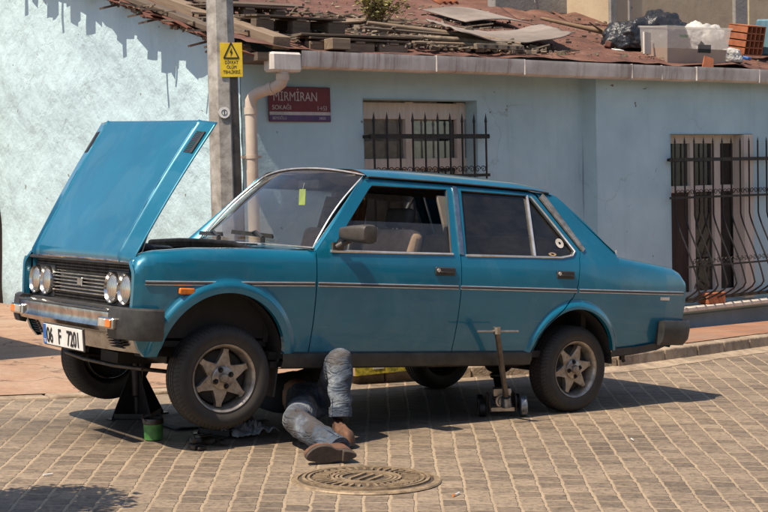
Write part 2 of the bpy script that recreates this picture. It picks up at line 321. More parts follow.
M['sole'] = simple('dark_worn_sole', (.085, .06, .045), .8, 0, (.045, .033, .027), 20, .5, 50)
M['lace_curtain'] = simple('dusty_net_curtain', (.60, .55, .49), .9, 0, (.36, .32, .29), 12)
M['teal_cloth'] = simple('teal_cloth', (.13, .25, .30), .8, 0, (.08, .16, .20), 8)
def denim():
    m, nt, b = newmat('faded_denim')
    f = noise_t(nt, 4.5, 8, .62); col = ramp(nt, f, [(.30, (.015, .023, .038, 1)), (.5, (.065, .085, .118, 1)), (.72, (.31, .33, .345, 1))])
    g = ramp(nt, noise_t(nt, 6, 6, .7), [(.47, (0, 0, 0, 1)), (.60, (1, 1, 1, 1))])
    col = mixc(nt, mth(nt, 'MULTIPLY', g, .8), col, (.055, .042, .033))
    nt.links.new(col, b.inputs['Base Color']); b.inputs['Roughness'].default_value = .9
    mpd = N(nt, 'ShaderNodeMapping'); mpd.inputs['Scale'].default_value = (9, 9, 26); tcd = N(nt, 'ShaderNodeTexCoord'); nt.links.new(tcd.outputs['Object'], mpd.inputs[0])
    fold = mth(nt, 'ABSOLUTE', mth(nt, 'SUBTRACT', noise_t(nt, 1.0, 3, .5, mpd.outputs[0], 1.0), .5)); h = mth(nt, 'ADD', mth(nt, 'MULTIPLY', fold, 3.0), mth(nt, 'MULTIPLY', noise_t(nt, 180, 2), .08)); bump(nt, b, h, .75, .011); return m
M['denim'] = denim()
def plastic_box():
    m = bpy.data.materials.new('frosted_plastic'); m.use_nodes = True; nt = m.node_tree; b = nt.nodes['Principled BSDF']; b.inputs['Base Color'].default_value = (.62, .58, .53, 1); b.inputs['Roughness'].default_value = .35
    t = N(nt, 'ShaderNodeBsdfTransparent'); mx = N(nt, 'ShaderNodeMixShader'); mx.inputs[0].default_value = .24; nt.links.new(t.outputs[0], mx.inputs[1]); nt.links.new(b.outputs[0], mx.inputs[2]); nt.links.new(mx.outputs[0], nt.nodes['Material Output'].inputs[0]); return m
M['clear_plastic'] = plastic_box()
def manhole_mat():
    m, nt, b = newmat('cast_iron_cover'); tc = N(nt, 'ShaderNodeTexCoord'); s = N(nt, 'ShaderNodeSeparateXYZ'); nt.links.new(tc.outputs['Object'], s.inputs[0])
    f = noise_t(nt, 20, 6, .7); col = ramp(nt, f, [(.3, (.11, .075, .045, 1)), (.55, (.30, .215, .13, 1)), (.72, (.42, .32, .2, 1))])
    nt.links.new(col, b.inputs['Base Color']); b.inputs['Roughness'].default_value = .6; b.inputs['Metallic'].default_value = .2
    bump(nt, b, noise_t(nt, 50, 5), .5, .004); return m
M['manhole'] = manhole_mat(); M['iron_dark'] = simple('dirt_filled_iron', (.12, .085, .055), .8, .1, (.05, .036, .025), 14, .4, 40)

# ------------------------------------------------------------------ mesh builder
def tagit(o, label=None, cat=None, group=None, kind=None):
    if label: o['label'] = label
    if cat: o['category'] = cat
    if group: o['group'] = group
    if kind: o['kind'] = kind
    return o
def empty(name, loc=(0, 0, 0), rot=None, label=None, cat=None, group=None):
    o = bpy.data.objects.new(name, None); COL.objects.link(o); o.empty_display_size = .1
    o.location = loc
    if rot is not None: o.rotation_euler = rot
    return tagit(o, label, cat, group)
class MB:
    def __init__(s): s.v = []; s.f = []; s.m = []
    def add(s, vs, fs, mi=0):
        n = len(s.v); s.v += [tuple(v) for v in vs]; s.f += [tuple(i+n for i in f) for f in fs]; s.m += [mi]*len(fs); return s
    def box(s, c, size, rot=None, mi=0):
        hx, hy, hz = size[0]/2, size[1]/2, size[2]/2
        vs = [Vector((x, y, z)) for x in (-hx, hx) for y in (-hy, hy) for z in (-hz, hz)]
        if rot is not None: vs = [rot @ v for v in vs]
        vs = [v+Vector(c) for v in vs]
        return s.add(vs, [(0, 1, 3, 2), (4, 6, 7, 5), (0, 4, 5, 1), (2, 3, 7, 6), (0, 2, 6, 4), (1, 5, 7, 3)], mi)
    def bar(s, a, b, w, h, mi=0, up=(0, 0, 1)):
        a = Vector(a); b = Vector(b); d = (b-a); L = d.length; d.normalize(); up = Vector(up)
        if abs(d.dot(up)) > .98: up = Vector((0, 1, 0))
        y = up.cross(d).normalized(); z = d.cross(y)
        return s.box((a+b)/2, (L, w, h), Matrix((d, y, z)).transposed(), mi)
    def tube(s, path, r, seg=8, mi=0, cap=True, closed=False):
        path = [Vector(p) for p in path]; n = len(path); rs = r if isinstance(r, (list, tuple)) else [r]*n
        rings = []; prev = None
        for i, p in enumerate(path):
            if closed: t = path[(i+1) % n]-path[i-1]
            else: t = path[min(i+1, n-1)]-path[max(i-1, 0)]
            t.normalize()
            if prev is None:
                a = Vector((0, 0, 1)) if abs(t.z) < .9 else Vector((1, 0, 0)); u = t.cross(a).normalized()
            else: u = (prev-t*prev.dot(t)).normalized()
            prev = u; w = t.cross(u)
            rings.append([p+(u*math.cos(2*PI*k/seg)+w*math.sin(2*PI*k/seg))*rs[i] for k in range(seg)])
        vs = [v for rg in rings for v in rg]; fs = []
        for i in range(n if closed else n-1):
            j = (i+1) % n
            for k in range(seg):
                k2 = (k+1) % seg; fs.append((i*seg+k, i*seg+k2, j*seg+k2, j*seg+k))
        if cap and not closed: fs += [tuple(range(seg))[::-1], tuple((n-1)*seg+k for k in range(seg))]
        return s.add(vs, fs, mi)
    def lathe(s, prof, seg=48, c=(0, 0, 0), axis='Y', mi=0, ang0=0, ang1=2*PI):
        # prof: (radius, along)
        full = abs(ang1-ang0-2*PI) < 1e-6; ns = seg if full else seg+1; vs = []
        for k in range(ns):
            a = ang0+(ang1-ang0)*k/seg
            for r, t in prof:
                if axis == 'Y': v = (r*math.cos(a), t, r*math.sin(a))
                elif axis == 'Z': v = (r*math.cos(a), r*math.sin(a), t)
                else: v = (t, r*math.cos(a), r*math.sin(a))
                vs.append((v[0]+c[0], v[1]+c[1], v[2]+c[2]))
        n = len(prof); fs = []
        for k in range(seg):
            k2 = (k+1) % ns
            for i in range(n-1): fs.append((k*n+i, k2*n+i, k2*n+i+1, k*n+i+1))
        return s.add(vs, fs, mi)
    def prism(s, poly, a, b, fn, mi=0):
        # poly 2d list, fn(u,v,w)->3d ; w=a and b
        n = len(poly); vs = [fn(p[0], p[1], a) for p in poly]+[fn(p[0], p[1], b) for p in poly]
        fs = [tuple(range(n))[::-1], tuple(range(n, 2*n))]+[(i, (i+1) % n, n+(i+1) % n, n+i) for i in range(n)]
        return s.add(vs, fs, mi)
    def grid(s, fn, nu, nv, mi=0):
        vs = [fn(i/nu, j/nv) for i in range(nu+1) for j in range(nv+1)]
        fs = [(i*(nv+1)+j, (i+1)*(nv+1)+j, (i+1)*(nv+1)+j+1, i*(nv+1)+j+1) for i in range(nu) for j in range(nv)]
        return s.add(vs, fs, mi)
    def build(s, name, mats, parent=None, bevel=0, smooth=None, off=(0, 0, 0), seg=1, solid=0, recalc=True, loc=None):
        me = bpy.data.meshes.new(name); me.from_pydata([(v[0]+off[0], v[1]+off[1], v[2]+off[2]) for v in s.v], [], s.f)
        if not isinstance(mats, (list, tuple)): mats = [mats]
        for m in mats: me.materials.append(M[m] if isinstance(m, str) else m)
        me.polygons.foreach_set('material_index', s.m)
        if recalc:
            bm = bmesh.new(); bm.from_mesh(me); bmesh.ops.recalc_face_normals(bm, faces=bm.faces); bm.to_mesh(me); bm.free()
        if smooth is not None:
            me.shade_smooth(); me.set_sharp_from_angle(angle=math.radians(smooth))
        o = bpy.data.objects.new(name, me); COL.objects.link(o)
        if parent is not None: o.parent = parent
        if loc is not None: o.location = loc
        if solid:
            md = o.modifiers.new('s', 'SOLIDIFY'); md.thickness = solid; md.offset = 0
        if bevel:
            md = o.modifiers.new('b', 'BEVEL'); md.width = bevel; md.segments = seg; md.limit_method = 'ANGLE'; md.angle_limit = math.radians(40)
        return o
def Rx(a): return Matrix.Rotation(a, 3, 'X')
def Ry(a): return Matrix.Rotation(a, 3, 'Y')
def Rz(a): return Matrix.Rotation(a, 3, 'Z')
def text_mesh(body, size, mat, mtx, extrude=.001, sx=1.0, parent=None, name='lettering', align='LEFT', off=0):
    cu = bpy.data.curves.new('t', 'FONT'); cu.body = body; cu.size = size; cu.extrude = extrude; cu.align_x = align; cu.offset = off
    o = bpy.data.objects.new('t', cu); COL.objects.link(o)
    dg = bpy.context.evaluated_depsgraph_get(); me = bpy.data.meshes.new_from_object(o.evaluated_get(dg))
    bpy.data.objects.remove(o); me.name = name
    me.transform(mtx @ Matrix.Diagonal((sx, 1, 1, 1))); me.materials.clear(); me.materials.append(M[mat])
    ob = bpy.data.objects.new(name, me); COL.objects.link(ob)
    if parent is not None: ob.parent = parent
    return ob
def basis(o, x, y):
    x = Vector(x).normalized(); y = Vector(y).normalized(); z = x.cross(y)
    m = Matrix((x, y, z)).transposed().to_4x4(); m.translation = Vector(o); return m
def copy_tree(o, parent=None):
    c = o.copy(); COL.objects.link(c)
    if parent is not None: c.parent = parent
    for ch in list(o.children): copy_tree(ch, c)
    return c

# ------------------------------------------------------------------ the car
R_W = .266; PITCH = .0884
car = empty('sedan_car', (5.865-math.sin(PITCH)*R_W, 6.896, R_W-math.cos(PITCH)*R_W), (0, PITCH, 0),
            'old teal four-door sedan with its bonnet propped wide open and front wheels lifted', 'car')
OX = -2.49
OFF = (OX, 0, 0)
lin = np.interp
def zt_f(X): return float(lin(X, [-.535, -.505, -.465, -.41, -.2, .1, .5], [.80, .850, .877, .890, .913, .924, .930]))
def zt_b(X): return float(lin(X, [2.81, 3.02, 3.19, 3.345, 3.415, 3.46], [.985, .962, .944, .928, .905, .862]))
FA = (-.02, .335, .36); RA = (2.43, .285, .36)
def halfw(X, z, flare=True):
    y = float(lin(X, [-.56, -.48, -.38, -.2, .3, 2.0, 2.8, 3.25, 3.48], [.728, .757, .777, .79, .80, .80, .786, .766, .73]))
    if z < .75: y -= .055*((.75-z)/.4)**2
    elif z < .93: y -= .025*((z-.75)/.18)**2
    else: y -= .025+.45*(z-.93)
    zt = None
    if X < .5: zt = zt_f(X)
    elif X > 2.81: zt = zt_b(X)
    if zt is not None:
        r = .055; t = z-(zt-r)
        if t > 0:
            t = min(t/r, .999); y -= r*(1-math.sqrt(1-t*t))
    if z > 1.30: y -= .35*(z-1.30)**2*8
    if flare and z < .9:
        for (cx, cz, r, w) in ((FA[0], FA[1], FA[2], .055), (RA[0], RA[1], RA[2], .036)):
            d = math.hypot(X-cx, z-cz)-r
            if z > cz-.05 and -.02 < d < w+.03:
                k = .024*(1/(1+math.exp((d-w)/.006)))
                k *= min(1, max(0, (z-cz+.05)/.12))
                y += k
    return y
def arc(cx, cz, r, a0, a1, n):
    return [(cx+r*math.cos(math.radians(a0+(a1-a0)*i/n)), cz+r*math.sin(math.radians(a0+(a1-a0)*i/n))) for i in range(n+1)]
def resample(poly, h, closed=True):
    out = []; n = len(poly)
    for i in range(n if closed else n-1):
        a = poly[i]; b = poly[(i+1) % n]; L = math.hypot(b[0]-a[0], b[1]-a[1]); k = max(1, round(L/h))
        for j in range(k): out.append((a[0]+(b[0]-a[0])*j/k, a[1]+(b[1]-a[1])*j/k))
    return out
def inpoly(P, poly):
    x, y = P[:, 0], P[:, 1]; ins = np.zeros(len(P), bool); n = len(poly)
    for i in range(n):
        x1, y1 = poly[i]; x2, y2 = poly[(i+1) % n]
        if y1 == y2: continue
        c = ((y1 > y) != (y2 > y)) & (x < (x2-x1)*(y-y1)/(y2-y1)+x1); ins ^= c
    return ins
def distpoly(P, poly):
    D = np.full(len(P), 9.); n = len(poly)
    for i in range(n):
        a = np.array(poly[i]); b = np.array(poly[(i+1) % n]); ab = b-a; L = (ab@ab)+1e-12
        t = np.clip(((P-a)@ab)/L, 0, 1); D = np.minimum(D, np.linalg.norm(P-a-t[:, None]*ab, axis=1))
    return D
def side_panel(name, outer, holes, side, mat='paint', h=.02, flange=.03, dy=0, parent=None, wfn=halfw, extra_rows=()):
    outer = resample(outer, h); hs = [resample(q, h) for q in holes]
    xs = [q[0] for q in outer]; zs = [q[1] for q in outer]
    gx = np.arange(min(xs)+h*.5, max(xs), h); gzz = list(np.arange(min(zs)+h*.5, max(zs), h))
    P = np.array([(x, z) for x in gx for z in gzz])
    near = []
    for c in (FA, RA):   # finer rings round the wheel arches
        for rr in (c[2]+.012, c[2]+.024, c[2]+.032, c[2]+.040, c[2]+.048, c[2]+.056, c[2]+.064, c[2]+.075):
            for k in range(140):
                a = 2*PI*k/140; near.append((c[0]+rr*math.cos(a), c[1]+rr*math.sin(a)))
    if name in ('front_wing', 'rear_quarter_panel'):
        for X in gx:
            zt = zt_f(X) if X < .5 else (zt_b(X) if X > 2.81 else None)
            if zt: near += [(X, zt-.003), (X, zt-.009), (X, zt-.018), (X, zt-.03), (X, zt-.045)]
        P = P[[not ((x < .5 and z > zt_f(x)-.052) or (x > 2.81 and z > zt_b(x)-.052)) for x, z in P]]
    dd = np.minimum(abs(np.hypot(P[:, 0]-FA[0], P[:, 1]-FA[1])-FA[2]-.04), abs(np.hypot(P[:, 0]-RA[0], P[:, 1]-RA[1])-RA[2]-.04))
    P = P[dd > .045]
    keep = inpoly(P, outer) & (distpoly(P, outer) > h*.45)
    for q in hs: keep &= ~inpoly(P, q) & (distpoly(P, q) > h*.45)
    P = P[keep]
    if near:
        Q = np.array(near); k = inpoly(Q, outer) & (distpoly(Q, outer) > .0018)
        for q in hs: k &= ~inpoly(Q, q) & (distpoly(Q, q) > .004)
        P = np.vstack([P, Q[k]])
    pts = [Vector(q) for q in outer]; edges = [(i, (i+1) % len(outer)) for i in range(len(outer))]
    loops = [list(range(len(outer)))]
    for q in hs:
        n0 = len(pts); pts += [Vector(a) for a in q]; idx = list(range(n0, n0+len(q))); loops.append(idx)
        edges += [(idx[i], idx[(i+1) % len(q)]) for i in range(len(q))]
    pts += [Vector((float(a), float(b))) for a, b in P]
    rv, re, rf, ov, oe, of = geometry.delaunay_2d_cdt(pts, edges, [], 0, 1e-6)
    V2 = np.array([(v.x, v.y) for v in rv]); F = [f for f in rf if len(f) == 3]
    cen = np.array([V2[list(f)].mean(0) for f in F]); k = inpoly(cen, outer)
    for q in hs: k &= ~inpoly(cen, q)
    F = [f for f, kk in zip(F, k) if kk]
    verts = []; nors = []
    e = .002
    for x, z in V2:
        y = wfn(x, z)+dy; verts.append((x+OX, side*y, z))
        zz = z; 
        gxn = (wfn(x+e, zz)-wfn(x-e, zz))/(2*e); gzn = (wfn(x, zz+e)-wfn(x, zz-e))/(2*e)
        nv = Vector((-gxn, side, -gzn)).normalized(); nors.append(nv)
    faces = []
    for f in F:
        a, b_, c = [V2[i] for i in f]; cr = (b_[0]-a[0])*(c[1]-a[1])-(b_[1]-a[1])*(c[0]-a[0])
        # in xz, ccw gives normal -y
        ff = tuple(f); 
        if (cr > 0) == (side > 0): ff = ff[::-1]
        faces.append(ff)
    # flanges
    from collections import defaultdict
    ec = defaultdict(list)
    for f in faces:
        for i in range(3): ec[frozenset((f[i], f[(i+1) % 3]))].append((f[i], f[(i+1) % 3]))
    for kx, l in ec.items():
        if len(l) == 1:
            a, b_ = l[0]; va = Vector(verts[a]); vb = Vector(verts[b_]); n = len(verts)
            da = Vector((0, -side*flange, 0))
            verts += [va, vb, va+da, vb+da]
            d = vb-va; nn = d.cross(Vector((0, 1, 0)))*(-side); nn = nn.normalized() if nn.length > 1e-9 else Vector((0, side, 0))
            # face winding
            faces.append((n+1, n, n+2, n+3)); 
            fn = (Vector(verts[n])-Vector(verts[n+1])).cross(Vector(verts[n+2])-Vector(verts[n+1])).normalized()
            nors += [fn]*4
    me = bpy.data.meshes.new(name); me.from_pydata([tuple(v) for v in verts], [], faces); me.materials.append(M[mat])
    me.shade_smooth(); me.normals_split_custom_set_from_vertices([tuple(n) for n in nors])
    o = bpy.data.objects.new(name, me); COL.objects.link(o); o.parent = parent or car
    return o

# outlines in (distance behind the front axle, height)
def gh(zz): return halfw(1.5, zz, False)
wing = [(-.527, .80), (-.527, .52), (-.475, .40), (-.44, .362), (-.385, .365), (-.378, .40)] + arc(FA[0], FA[1], FA[2], 168, 8, 34) + [(.337, .378), (.497, .378), (.503, .925)] + \
       [(x, zt_f(x)-.001) for x in np.linspace(.49, -.505, 40)] + [(-.521, .83)]
fdoor = [(.503, .378), (.510, .93), (.905, 1.330), (.925, 1.345), (.95, 1.352), (1.568, 1.352), (1.498, .93), (1.476, .378)]
fwin = [(.605, .935), (.945, 1.292), (.972, 1.312), (1.515, 1.325), (1.440, .945)]
rdoor = [(1.482, .378), (1.504, .93), (1.574, 1.352), (2.19, 1.350), (2.215, 1.335), (2.482, 1.000), (2.455, .955), (2.420, .79), (2.385, .72), (2.33, .672), (2.25, .612), (2.175, .555), (2.115, .48), (2.072, .385), (2.068, .378)]
rwin = [(1.545, .945), (1.620, 1.325), (2.135, 1.328), (2.165, 1.315), (2.425, 1.000), (2.395, .972), (2.30, .958)]
quarter = [(2.225, 1.352), (2.490, 1.004), (2.462, .955), (2.427, .788), (2.391, .716), (2.335, .666), (2.256, .606), (2.181, .55), (2.122, .477), (2.085, .385)] + \
          arc(RA[0], RA[1], RA[2], 163, 17, 34) + [(2.79, .385), (3.20, .425), (3.385, .47), (3.443, .56), (3.462, .70), (3.462, .84)] + \
          [(x, zt_b(x)-.001) for x in np.linspace(3.46, 2.83, 32)] + [(2.79, 1.000), (2.60, 1.178), (2.44, 1.305), (2.40, 1.335), (2.36, 1.352)]
for sd in (-1, 1):
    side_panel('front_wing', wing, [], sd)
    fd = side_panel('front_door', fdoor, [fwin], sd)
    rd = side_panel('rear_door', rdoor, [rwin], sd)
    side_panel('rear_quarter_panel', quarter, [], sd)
    def on(X, z, o=0): return (X, sd*(halfw(X, z, False)+o), z)
    # window trims
    def ring(poly, r, name, mat, parent, o=.002):
        b_ = MB(); b_.tube([on(x, z, o) for x, z in resample(poly, .05)], r, 6, closed=True); return b_.build(name, mat, parent, smooth=60, off=OFF)
    b_ = MB(); b_.tube([on(x, z, .003) for x, z in ((.60, .932), (.9, .936), (1.2, .941), (1.445, .946))], .008, 6)
    b_.build('window_trim', 'trim', fd, smooth=60, off=OFF)
    b_ = MB(); b_.tube([on(x, z, .003) for x, z in ((1.54, .943), (1.9, .949), (2.30, .956), (2.40, .972), (2.432, 1.0), (2.30, 1.165), (2.17, 1.322))], .007, 6)
    b_.build('window_trim', 'trim', rd, smooth=60, off=OFF)
    # rubber channel inside the frames
    ring([(x*1.0, z) for x, z in fwin], .007, 'window_seal', 'rubber', fd, -.008)
    ring(rwin, .007, 'window_seal', 'rubber', rd, -.008)
    b_ = MB()
    a, c = (2.090, .955), (2.150, 1.326)
    for k in range(8):
        p0 = (a[0]+(c[0]-a[0])*k/8, a[1]+(c[1]-a[1])*k/8); p1 = (a[0]+(c[0]-a[0])*(k+1)/8, a[1]+(c[1]-a[1])*(k+1)/8)
        b_.bar(on(*p0, -.012), on(*p1, -.012), .014, .022)
    b_.build('window_divider', 'trim', rd, off=OFF)
    # glass
    def pane(poly, name, mat, parent, o=-.016):
        xs = [p[0] for p in poly]; zs = [p[1] for p in poly]
        q = side_panel(name, poly, [], sd, mat, .06, .002, o, parent, wfn=lambda X, z: halfw(X, z, False)); return q
    if sd < 0:
        pane([(.61, .925), (.772, 1.105), (1.478, 1.118), (1.44, .94)], 'door_glass', 'glass_clear', fd)
    else: pane(fwin, 'door_glass', 'glass_clear', fd)
    pane(rwin, 'door_glass', 'glass_dark', rd)
    # handles
    for dd, X, z in ((fd, 1.375, .845), (rd, 2.315, .852)):
        y = halfw(X, z)
        hb = MB().box((X, sd*(y+.004), z), (.145, .012, .048)).build('door_handle', 'black_plastic', dd, .008, 40, OFF, 3)
        MB().box((X+.008, sd*(y+.006), z-.006), (.09, .020, .014)).build('grip', 'oily', hb, .005, 40, OFF, 2)
        MB().lathe([(0, -.004), (.011, -.004), (.012, 0), (.011, .004), (0, .004)], 12, (X-.055, sd*(y+.013), z+.006), 'Y').build('lock', 'trim', hb, smooth=40, off=OFF)
    # belt mouldings in three lengths
    def mould(x0, x1, parent):
        b_ = MB(); n = 14
        pts = [(x0+(x1-x0)*i/n) for i in range(n+1)]
        for (dz, r, mi) in ((.0, .0065, 1), (.008, .0035, 0), (-.008, .0035, 0)):
            b_.tube([(x, sd*(halfw(x, .75+dz, False)+.003), float(lin(x, [-.5, .5, 1.5, 3.45], [.732, .752, .757, .760]))+dz) for x in pts], r, 6, mi)
        b_.build('side_moulding', ['trim', 'black_plastic'], parent, smooth=50, off=OFF)
    mould(-.475, .490, car); mould(.515, 1.47, fd); mould(1.49, 2.408, rd); mould(2.435, 3.43, car)
    # B pillar dull trim, C pillar trim
    b_ = MB()
    for k in range(10):
        z0 = .945+(1.345-.945)*k/10; z1 = .945+(1.345-.945)*(k+1)/10
        b_.bar(on(1.507+(z0-.93)*.165, z0, .004), on(1.507+(z1-.93)*.165, z1, .004), .006, .032, up=(1, 0, 0))
    b_.build('pillar_trim', 'chrome', car, off=OFF)
    b_ = MB(); A0, A1 = (2.262, 1.338), (2.508, 1.010); n = 14
    vs = []
    for i in range(n+1):
        t = i/n; x = A0[0]+(A1[0]-A0[0])*t; z = A0[1]+(A1[1]-A0[1])*t; wd = .030-.010*t
        for s_ in (-1, -.8, .8, 1): vs.append(on(x+wd*s_*.8, z+wd*s_*.6, .012 if abs(s_) < .9 else .001))
    b_.add(vs, [(i*4+j, i*4+j+1, i*4+j+5, i*4+j+4) for i in range(n) for j in range(3)])
    b_.build('pillar_vent', 'rim', car, smooth=60, off=OFF)
    # drip rail
    b_ = MB(); pth = [(.93, .592, 1.350), (.96, .588, 1.360), (1.5, .585, 1.366), (2.2, .585, 1.364), (2.33, .585, 1.354)]
    b_.tube([(p[0], sd*p[1], p[2]) for p in pth], .0055, 6)
    b_.build('drip_rail', 'black_plastic', car, smooth=60, off=OFF)
    # A pillar face between door frame and windscreen
    b_ = MB(); n = 20
    def ap(u, v):
        o1 = Vector(on(.506+(.925-.506)*u, .93+(1.347-.93)*u, .0)); o2 = Vector((.560+(.945-.560)*u, sd*(.665+(.566-.665)*u), .938+(1.362-.938)*u))
        p = o1.lerp(o2, v); p.x -= .018*math.sin(PI*v)*.8; p.y += sd*.010*math.sin(PI*v); p.z += .012*math.sin(PI*v); return p
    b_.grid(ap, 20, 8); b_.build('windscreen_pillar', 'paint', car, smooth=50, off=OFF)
    # C pillar inner return to rear window
    # sill
    b_ = MB()
    prof = [(.745, .392), (.772, .378), (.776, .34), (.760, .305), (.70, .292)]
    vs = [(X, sd*y, z) for X in (.33, .8, 1.3, 1.8, 2.085) for y, z in prof]
    b_.add(vs, [(i*5+j, i*5+j+1, i*5+j+6, i*5+j+5) for i in range(4) for j in range(4)])
    b_.build('sill', 'black_plastic', car, smooth=40, off=OFF)
    b_ = MB(); vs = [(X, sd*y, z) for X, zo in ((2.775, -.01), (3.0, .005), (3.2, .03), (3.36, .08)) for y, z in ((.755, .405+zo), (.752, .36+zo), (.70, .345+zo))]
    b_.add(vs, [(i*3+j, i*3+j+1, i*3+j+4, i*3+j+3) for i in range(3) for j in range(2)]); b_.build('lower_valance', 'black_plastic', car, smooth=40, off=OFF)
    # wheel arch liners
    for (cx, cz, r) in (FA, RA):
        b_ = MB(); b_.lathe([(r+.004, sd*.745), (r+.012, sd*.50), (.02, sd*.50)], 40, (cx, 0, cz), 'Y', 0, .04, PI-.04)
        b_.build('wheel_arch_liner', 'dark', car, smooth=50, off=OFF)
    # inner walls so gaps read dark
    b_ = MB(); b_.box((.42, sd*.72, .65), (.12, .02, .5)); b_.box((1.49, sd*.715, .65), (.14, .02, .52)); b_.box((2.30, sd*.70, .80), (.35, .02, .25))
    b_.build('inner_pillar', 'dark', car, off=OFF)
    b_ = MB(); b_.box((1.0, sd*.695, .66), (.92, .03, .50)); b_.build('door_card', 'seat', fd, .01, 40, OFF)
    b_ = MB(); b_.box((1.78, sd*.695, .66), (.50, .03, .50)); b_.build('door_card', 'seat', rd, .01, 40, OFF)
    # side repeater and badge
    yy = halfw(-.262, .694)
    b_ = MB(); b_.box((-.262, sd*(yy+.006), .697), (.085, .022, .032), Rz(-sd*.02)); b_.build('side_indicator', 'orange', car, .006, 40, OFF, 2)
    b_ = MB(); b_.box((3.225, sd*(halfw(3.225, .715)+.003), .722), (.085, .006, .022)); b_.build('model_badge', 'trim', car, .002, None, OFF)
# fender tops, cowl, deck
for sd in (-1, 1):
    def ft(u, v):
        X = -.508+(.50+.508)*u; y0 = halfw(X, zt_f(X)-.0011, False); z0 = zt_f(X)-.001
        y = y0+(.645-y0)*v; return (X, sd*y, z0+.004*math.sin(PI*v))
    b_ = MB(); b_.grid(ft, 40, 5)
    b_.grid(lambda u, v: (-.508+.976*u, sd*(.645-.012*v), zt_f(-.508+.976*u)-.001-.09*v), 30, 2)
    b_.build('wing_top', 'paint', car, smooth=40, off=OFF)
WB = [(.560, .938), (.470, .948)]   # windscreen base corner / centre
def wbase(y):
    t = min(1, abs(y)/.665)**2; return (WB[1][0]+(WB[0][0]-WB[1][0])*t, WB[1][1]+(WB[0][1]-WB[1][1])*t)
def wtop(y):
    t = min(1, abs(y)/.566)**2.2; return (.880+(.945-.880)*t, 1.408+(1.362-1.408)*t)
b_ = MB()
def cowl(u, v):
    y = -.72+1.44*u; xb, zb = wbase(y) if abs(y) < .665 else (.560+(abs(y)-.665)*-.3, .936)
    x0 = .325; z0 = .925+.018*(1-(y/.72)**2)
    return (x0+(xb-x0)*v, y, z0+(zb-z0)*v+.004*math.sin(PI*v))
b_.grid(cowl, 36, 6)
b_.grid(lambda u, v: (.325, -.64+1.28*u, .925+.018*(1-((-.64+1.28*u)/.72)**2)-.25*v), 30, 2)
b_.build('cowl_panel', 'paint', car, smooth=40, off=OFF)
b_ = MB()
for k in range(16):
    y = -.30+.04*k; b_.box((.395, y, .949), (.05, .012, .008))
b_.build('cowl_vent', 'black_plastic', car, off=OFF)
# roof
RX = [.945, 1.1, 1.5, 2.0, 2.28, 2.36]
def roofp(u, v):
    y = -.585+1.17*v; s = abs(y)/.585; Xf = .882+(.95-.882)*s**2.2; Xr = 2.40-(.04)*s**2
    X = Xf+(Xr-Xf)*u; zr = float(lin(X, [.88, .96, 1.5, 2.1, 2.3, 2.42], [1.352, 1.361, 1.366, 1.364, 1.352, 1.335]))
    zc = float(lin(X, [.88, 1.0, 1.3, 1.7, 2.1, 2.3, 2.42], [1.408, 1.426, 1.440, 1.446, 1.436, 1.412, 1.380]))
    return (X, y, zr+.040*(1-s**12)+(zc-zr-.040)*(1-s**2.2))
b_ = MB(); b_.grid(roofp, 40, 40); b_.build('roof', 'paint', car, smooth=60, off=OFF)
b_ = MB(); b_.grid(lambda u, v: (lambda p: (p[0]+.01-.02*u, p[1]*.97, p[2]-.03))(roofp(u, v)), 12, 12); b_.build('headliner', 'headliner', car, smooth=60, off=OFF)
# boot lid / rear panel: ruled surface between the two shoulders
prof = [(2.785, 1.000)]+[(x, zt_b(x)-.0012) for x in np.linspace(2.815, 3.445, 16)]+[(3.462, .84), (3.464, .70), (3.446, .56), (3.39, .47), (3.36, .40)]
b_ = MB(); nn = len(prof)-1; ny = 24
def deck(u, v):
    i = min(nn-1, int(u*nn)); t = u*nn-i; X = prof[i][0]*(1-t)+prof[i+1][0]*t; z = prof[i][1]*(1-t)+prof[i+1][1]*t
    yw = halfw(X, z, False); s = -1+2*v; c = 1-s*s
    return (X+(.02 if X > 3.41 else 0)*c, yw*s, z+(.016*c if X < 3.43 else 0))
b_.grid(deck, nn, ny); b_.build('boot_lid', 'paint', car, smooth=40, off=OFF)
for sd in (-1, 1):
    q = MB().box((3.472, sd*.55, .68), (.03, .30, .15)).build('tail_lamp', 'red_lens', car, .01, 40, OFF)
    MB().box((3.474, sd*.44, .68), (.034, .06, .14)).build('indicator_lens', 'orange', q, .004, 40, OFF)
MB().lathe([(0, 0), (.012, 0), (.012, .02), (.006, .025), (.005, .05), (0, .052)], 12, (2.93, -.60, .972), 'Z').build('boot_lock', 'trim', car, smooth=40, off=OFF)
# rear window
def rw(u, v, e=0):
    y = -1+2*v; s = abs(y)
    xt, zt = 2.385+.012*(1-s*s), 1.338+.045*(1-s**2.3); xb, zb = 2.79+.02*(1-s*s), 1.0+.012*(1-s*s)
    yw = .582+(.74-.582)*u; return (xt+(xb-xt)*u, y*yw, zt+(zb-zt)*u+.03*math.sin(PI*u)*(1-s*s))
b_ = MB(); b_.grid(lambda u, v: rw(.05+.88*u, .07+.86*v), 14, 20); b_.build('rear_window_glass', 'glass', car, smooth=60, off=OFF)
b_ = MB()
for fn in (lambda u, v: rw(u, .08*v), lambda u, v: rw(u, .92+.08*v), lambda u, v: rw(.06*u, v), lambda u, v: rw(.93+.07*u, v)): b_.grid(fn, 12, 12)
b_.build('rear_window_frame', 'paint', car, smooth=60, off=OFF)
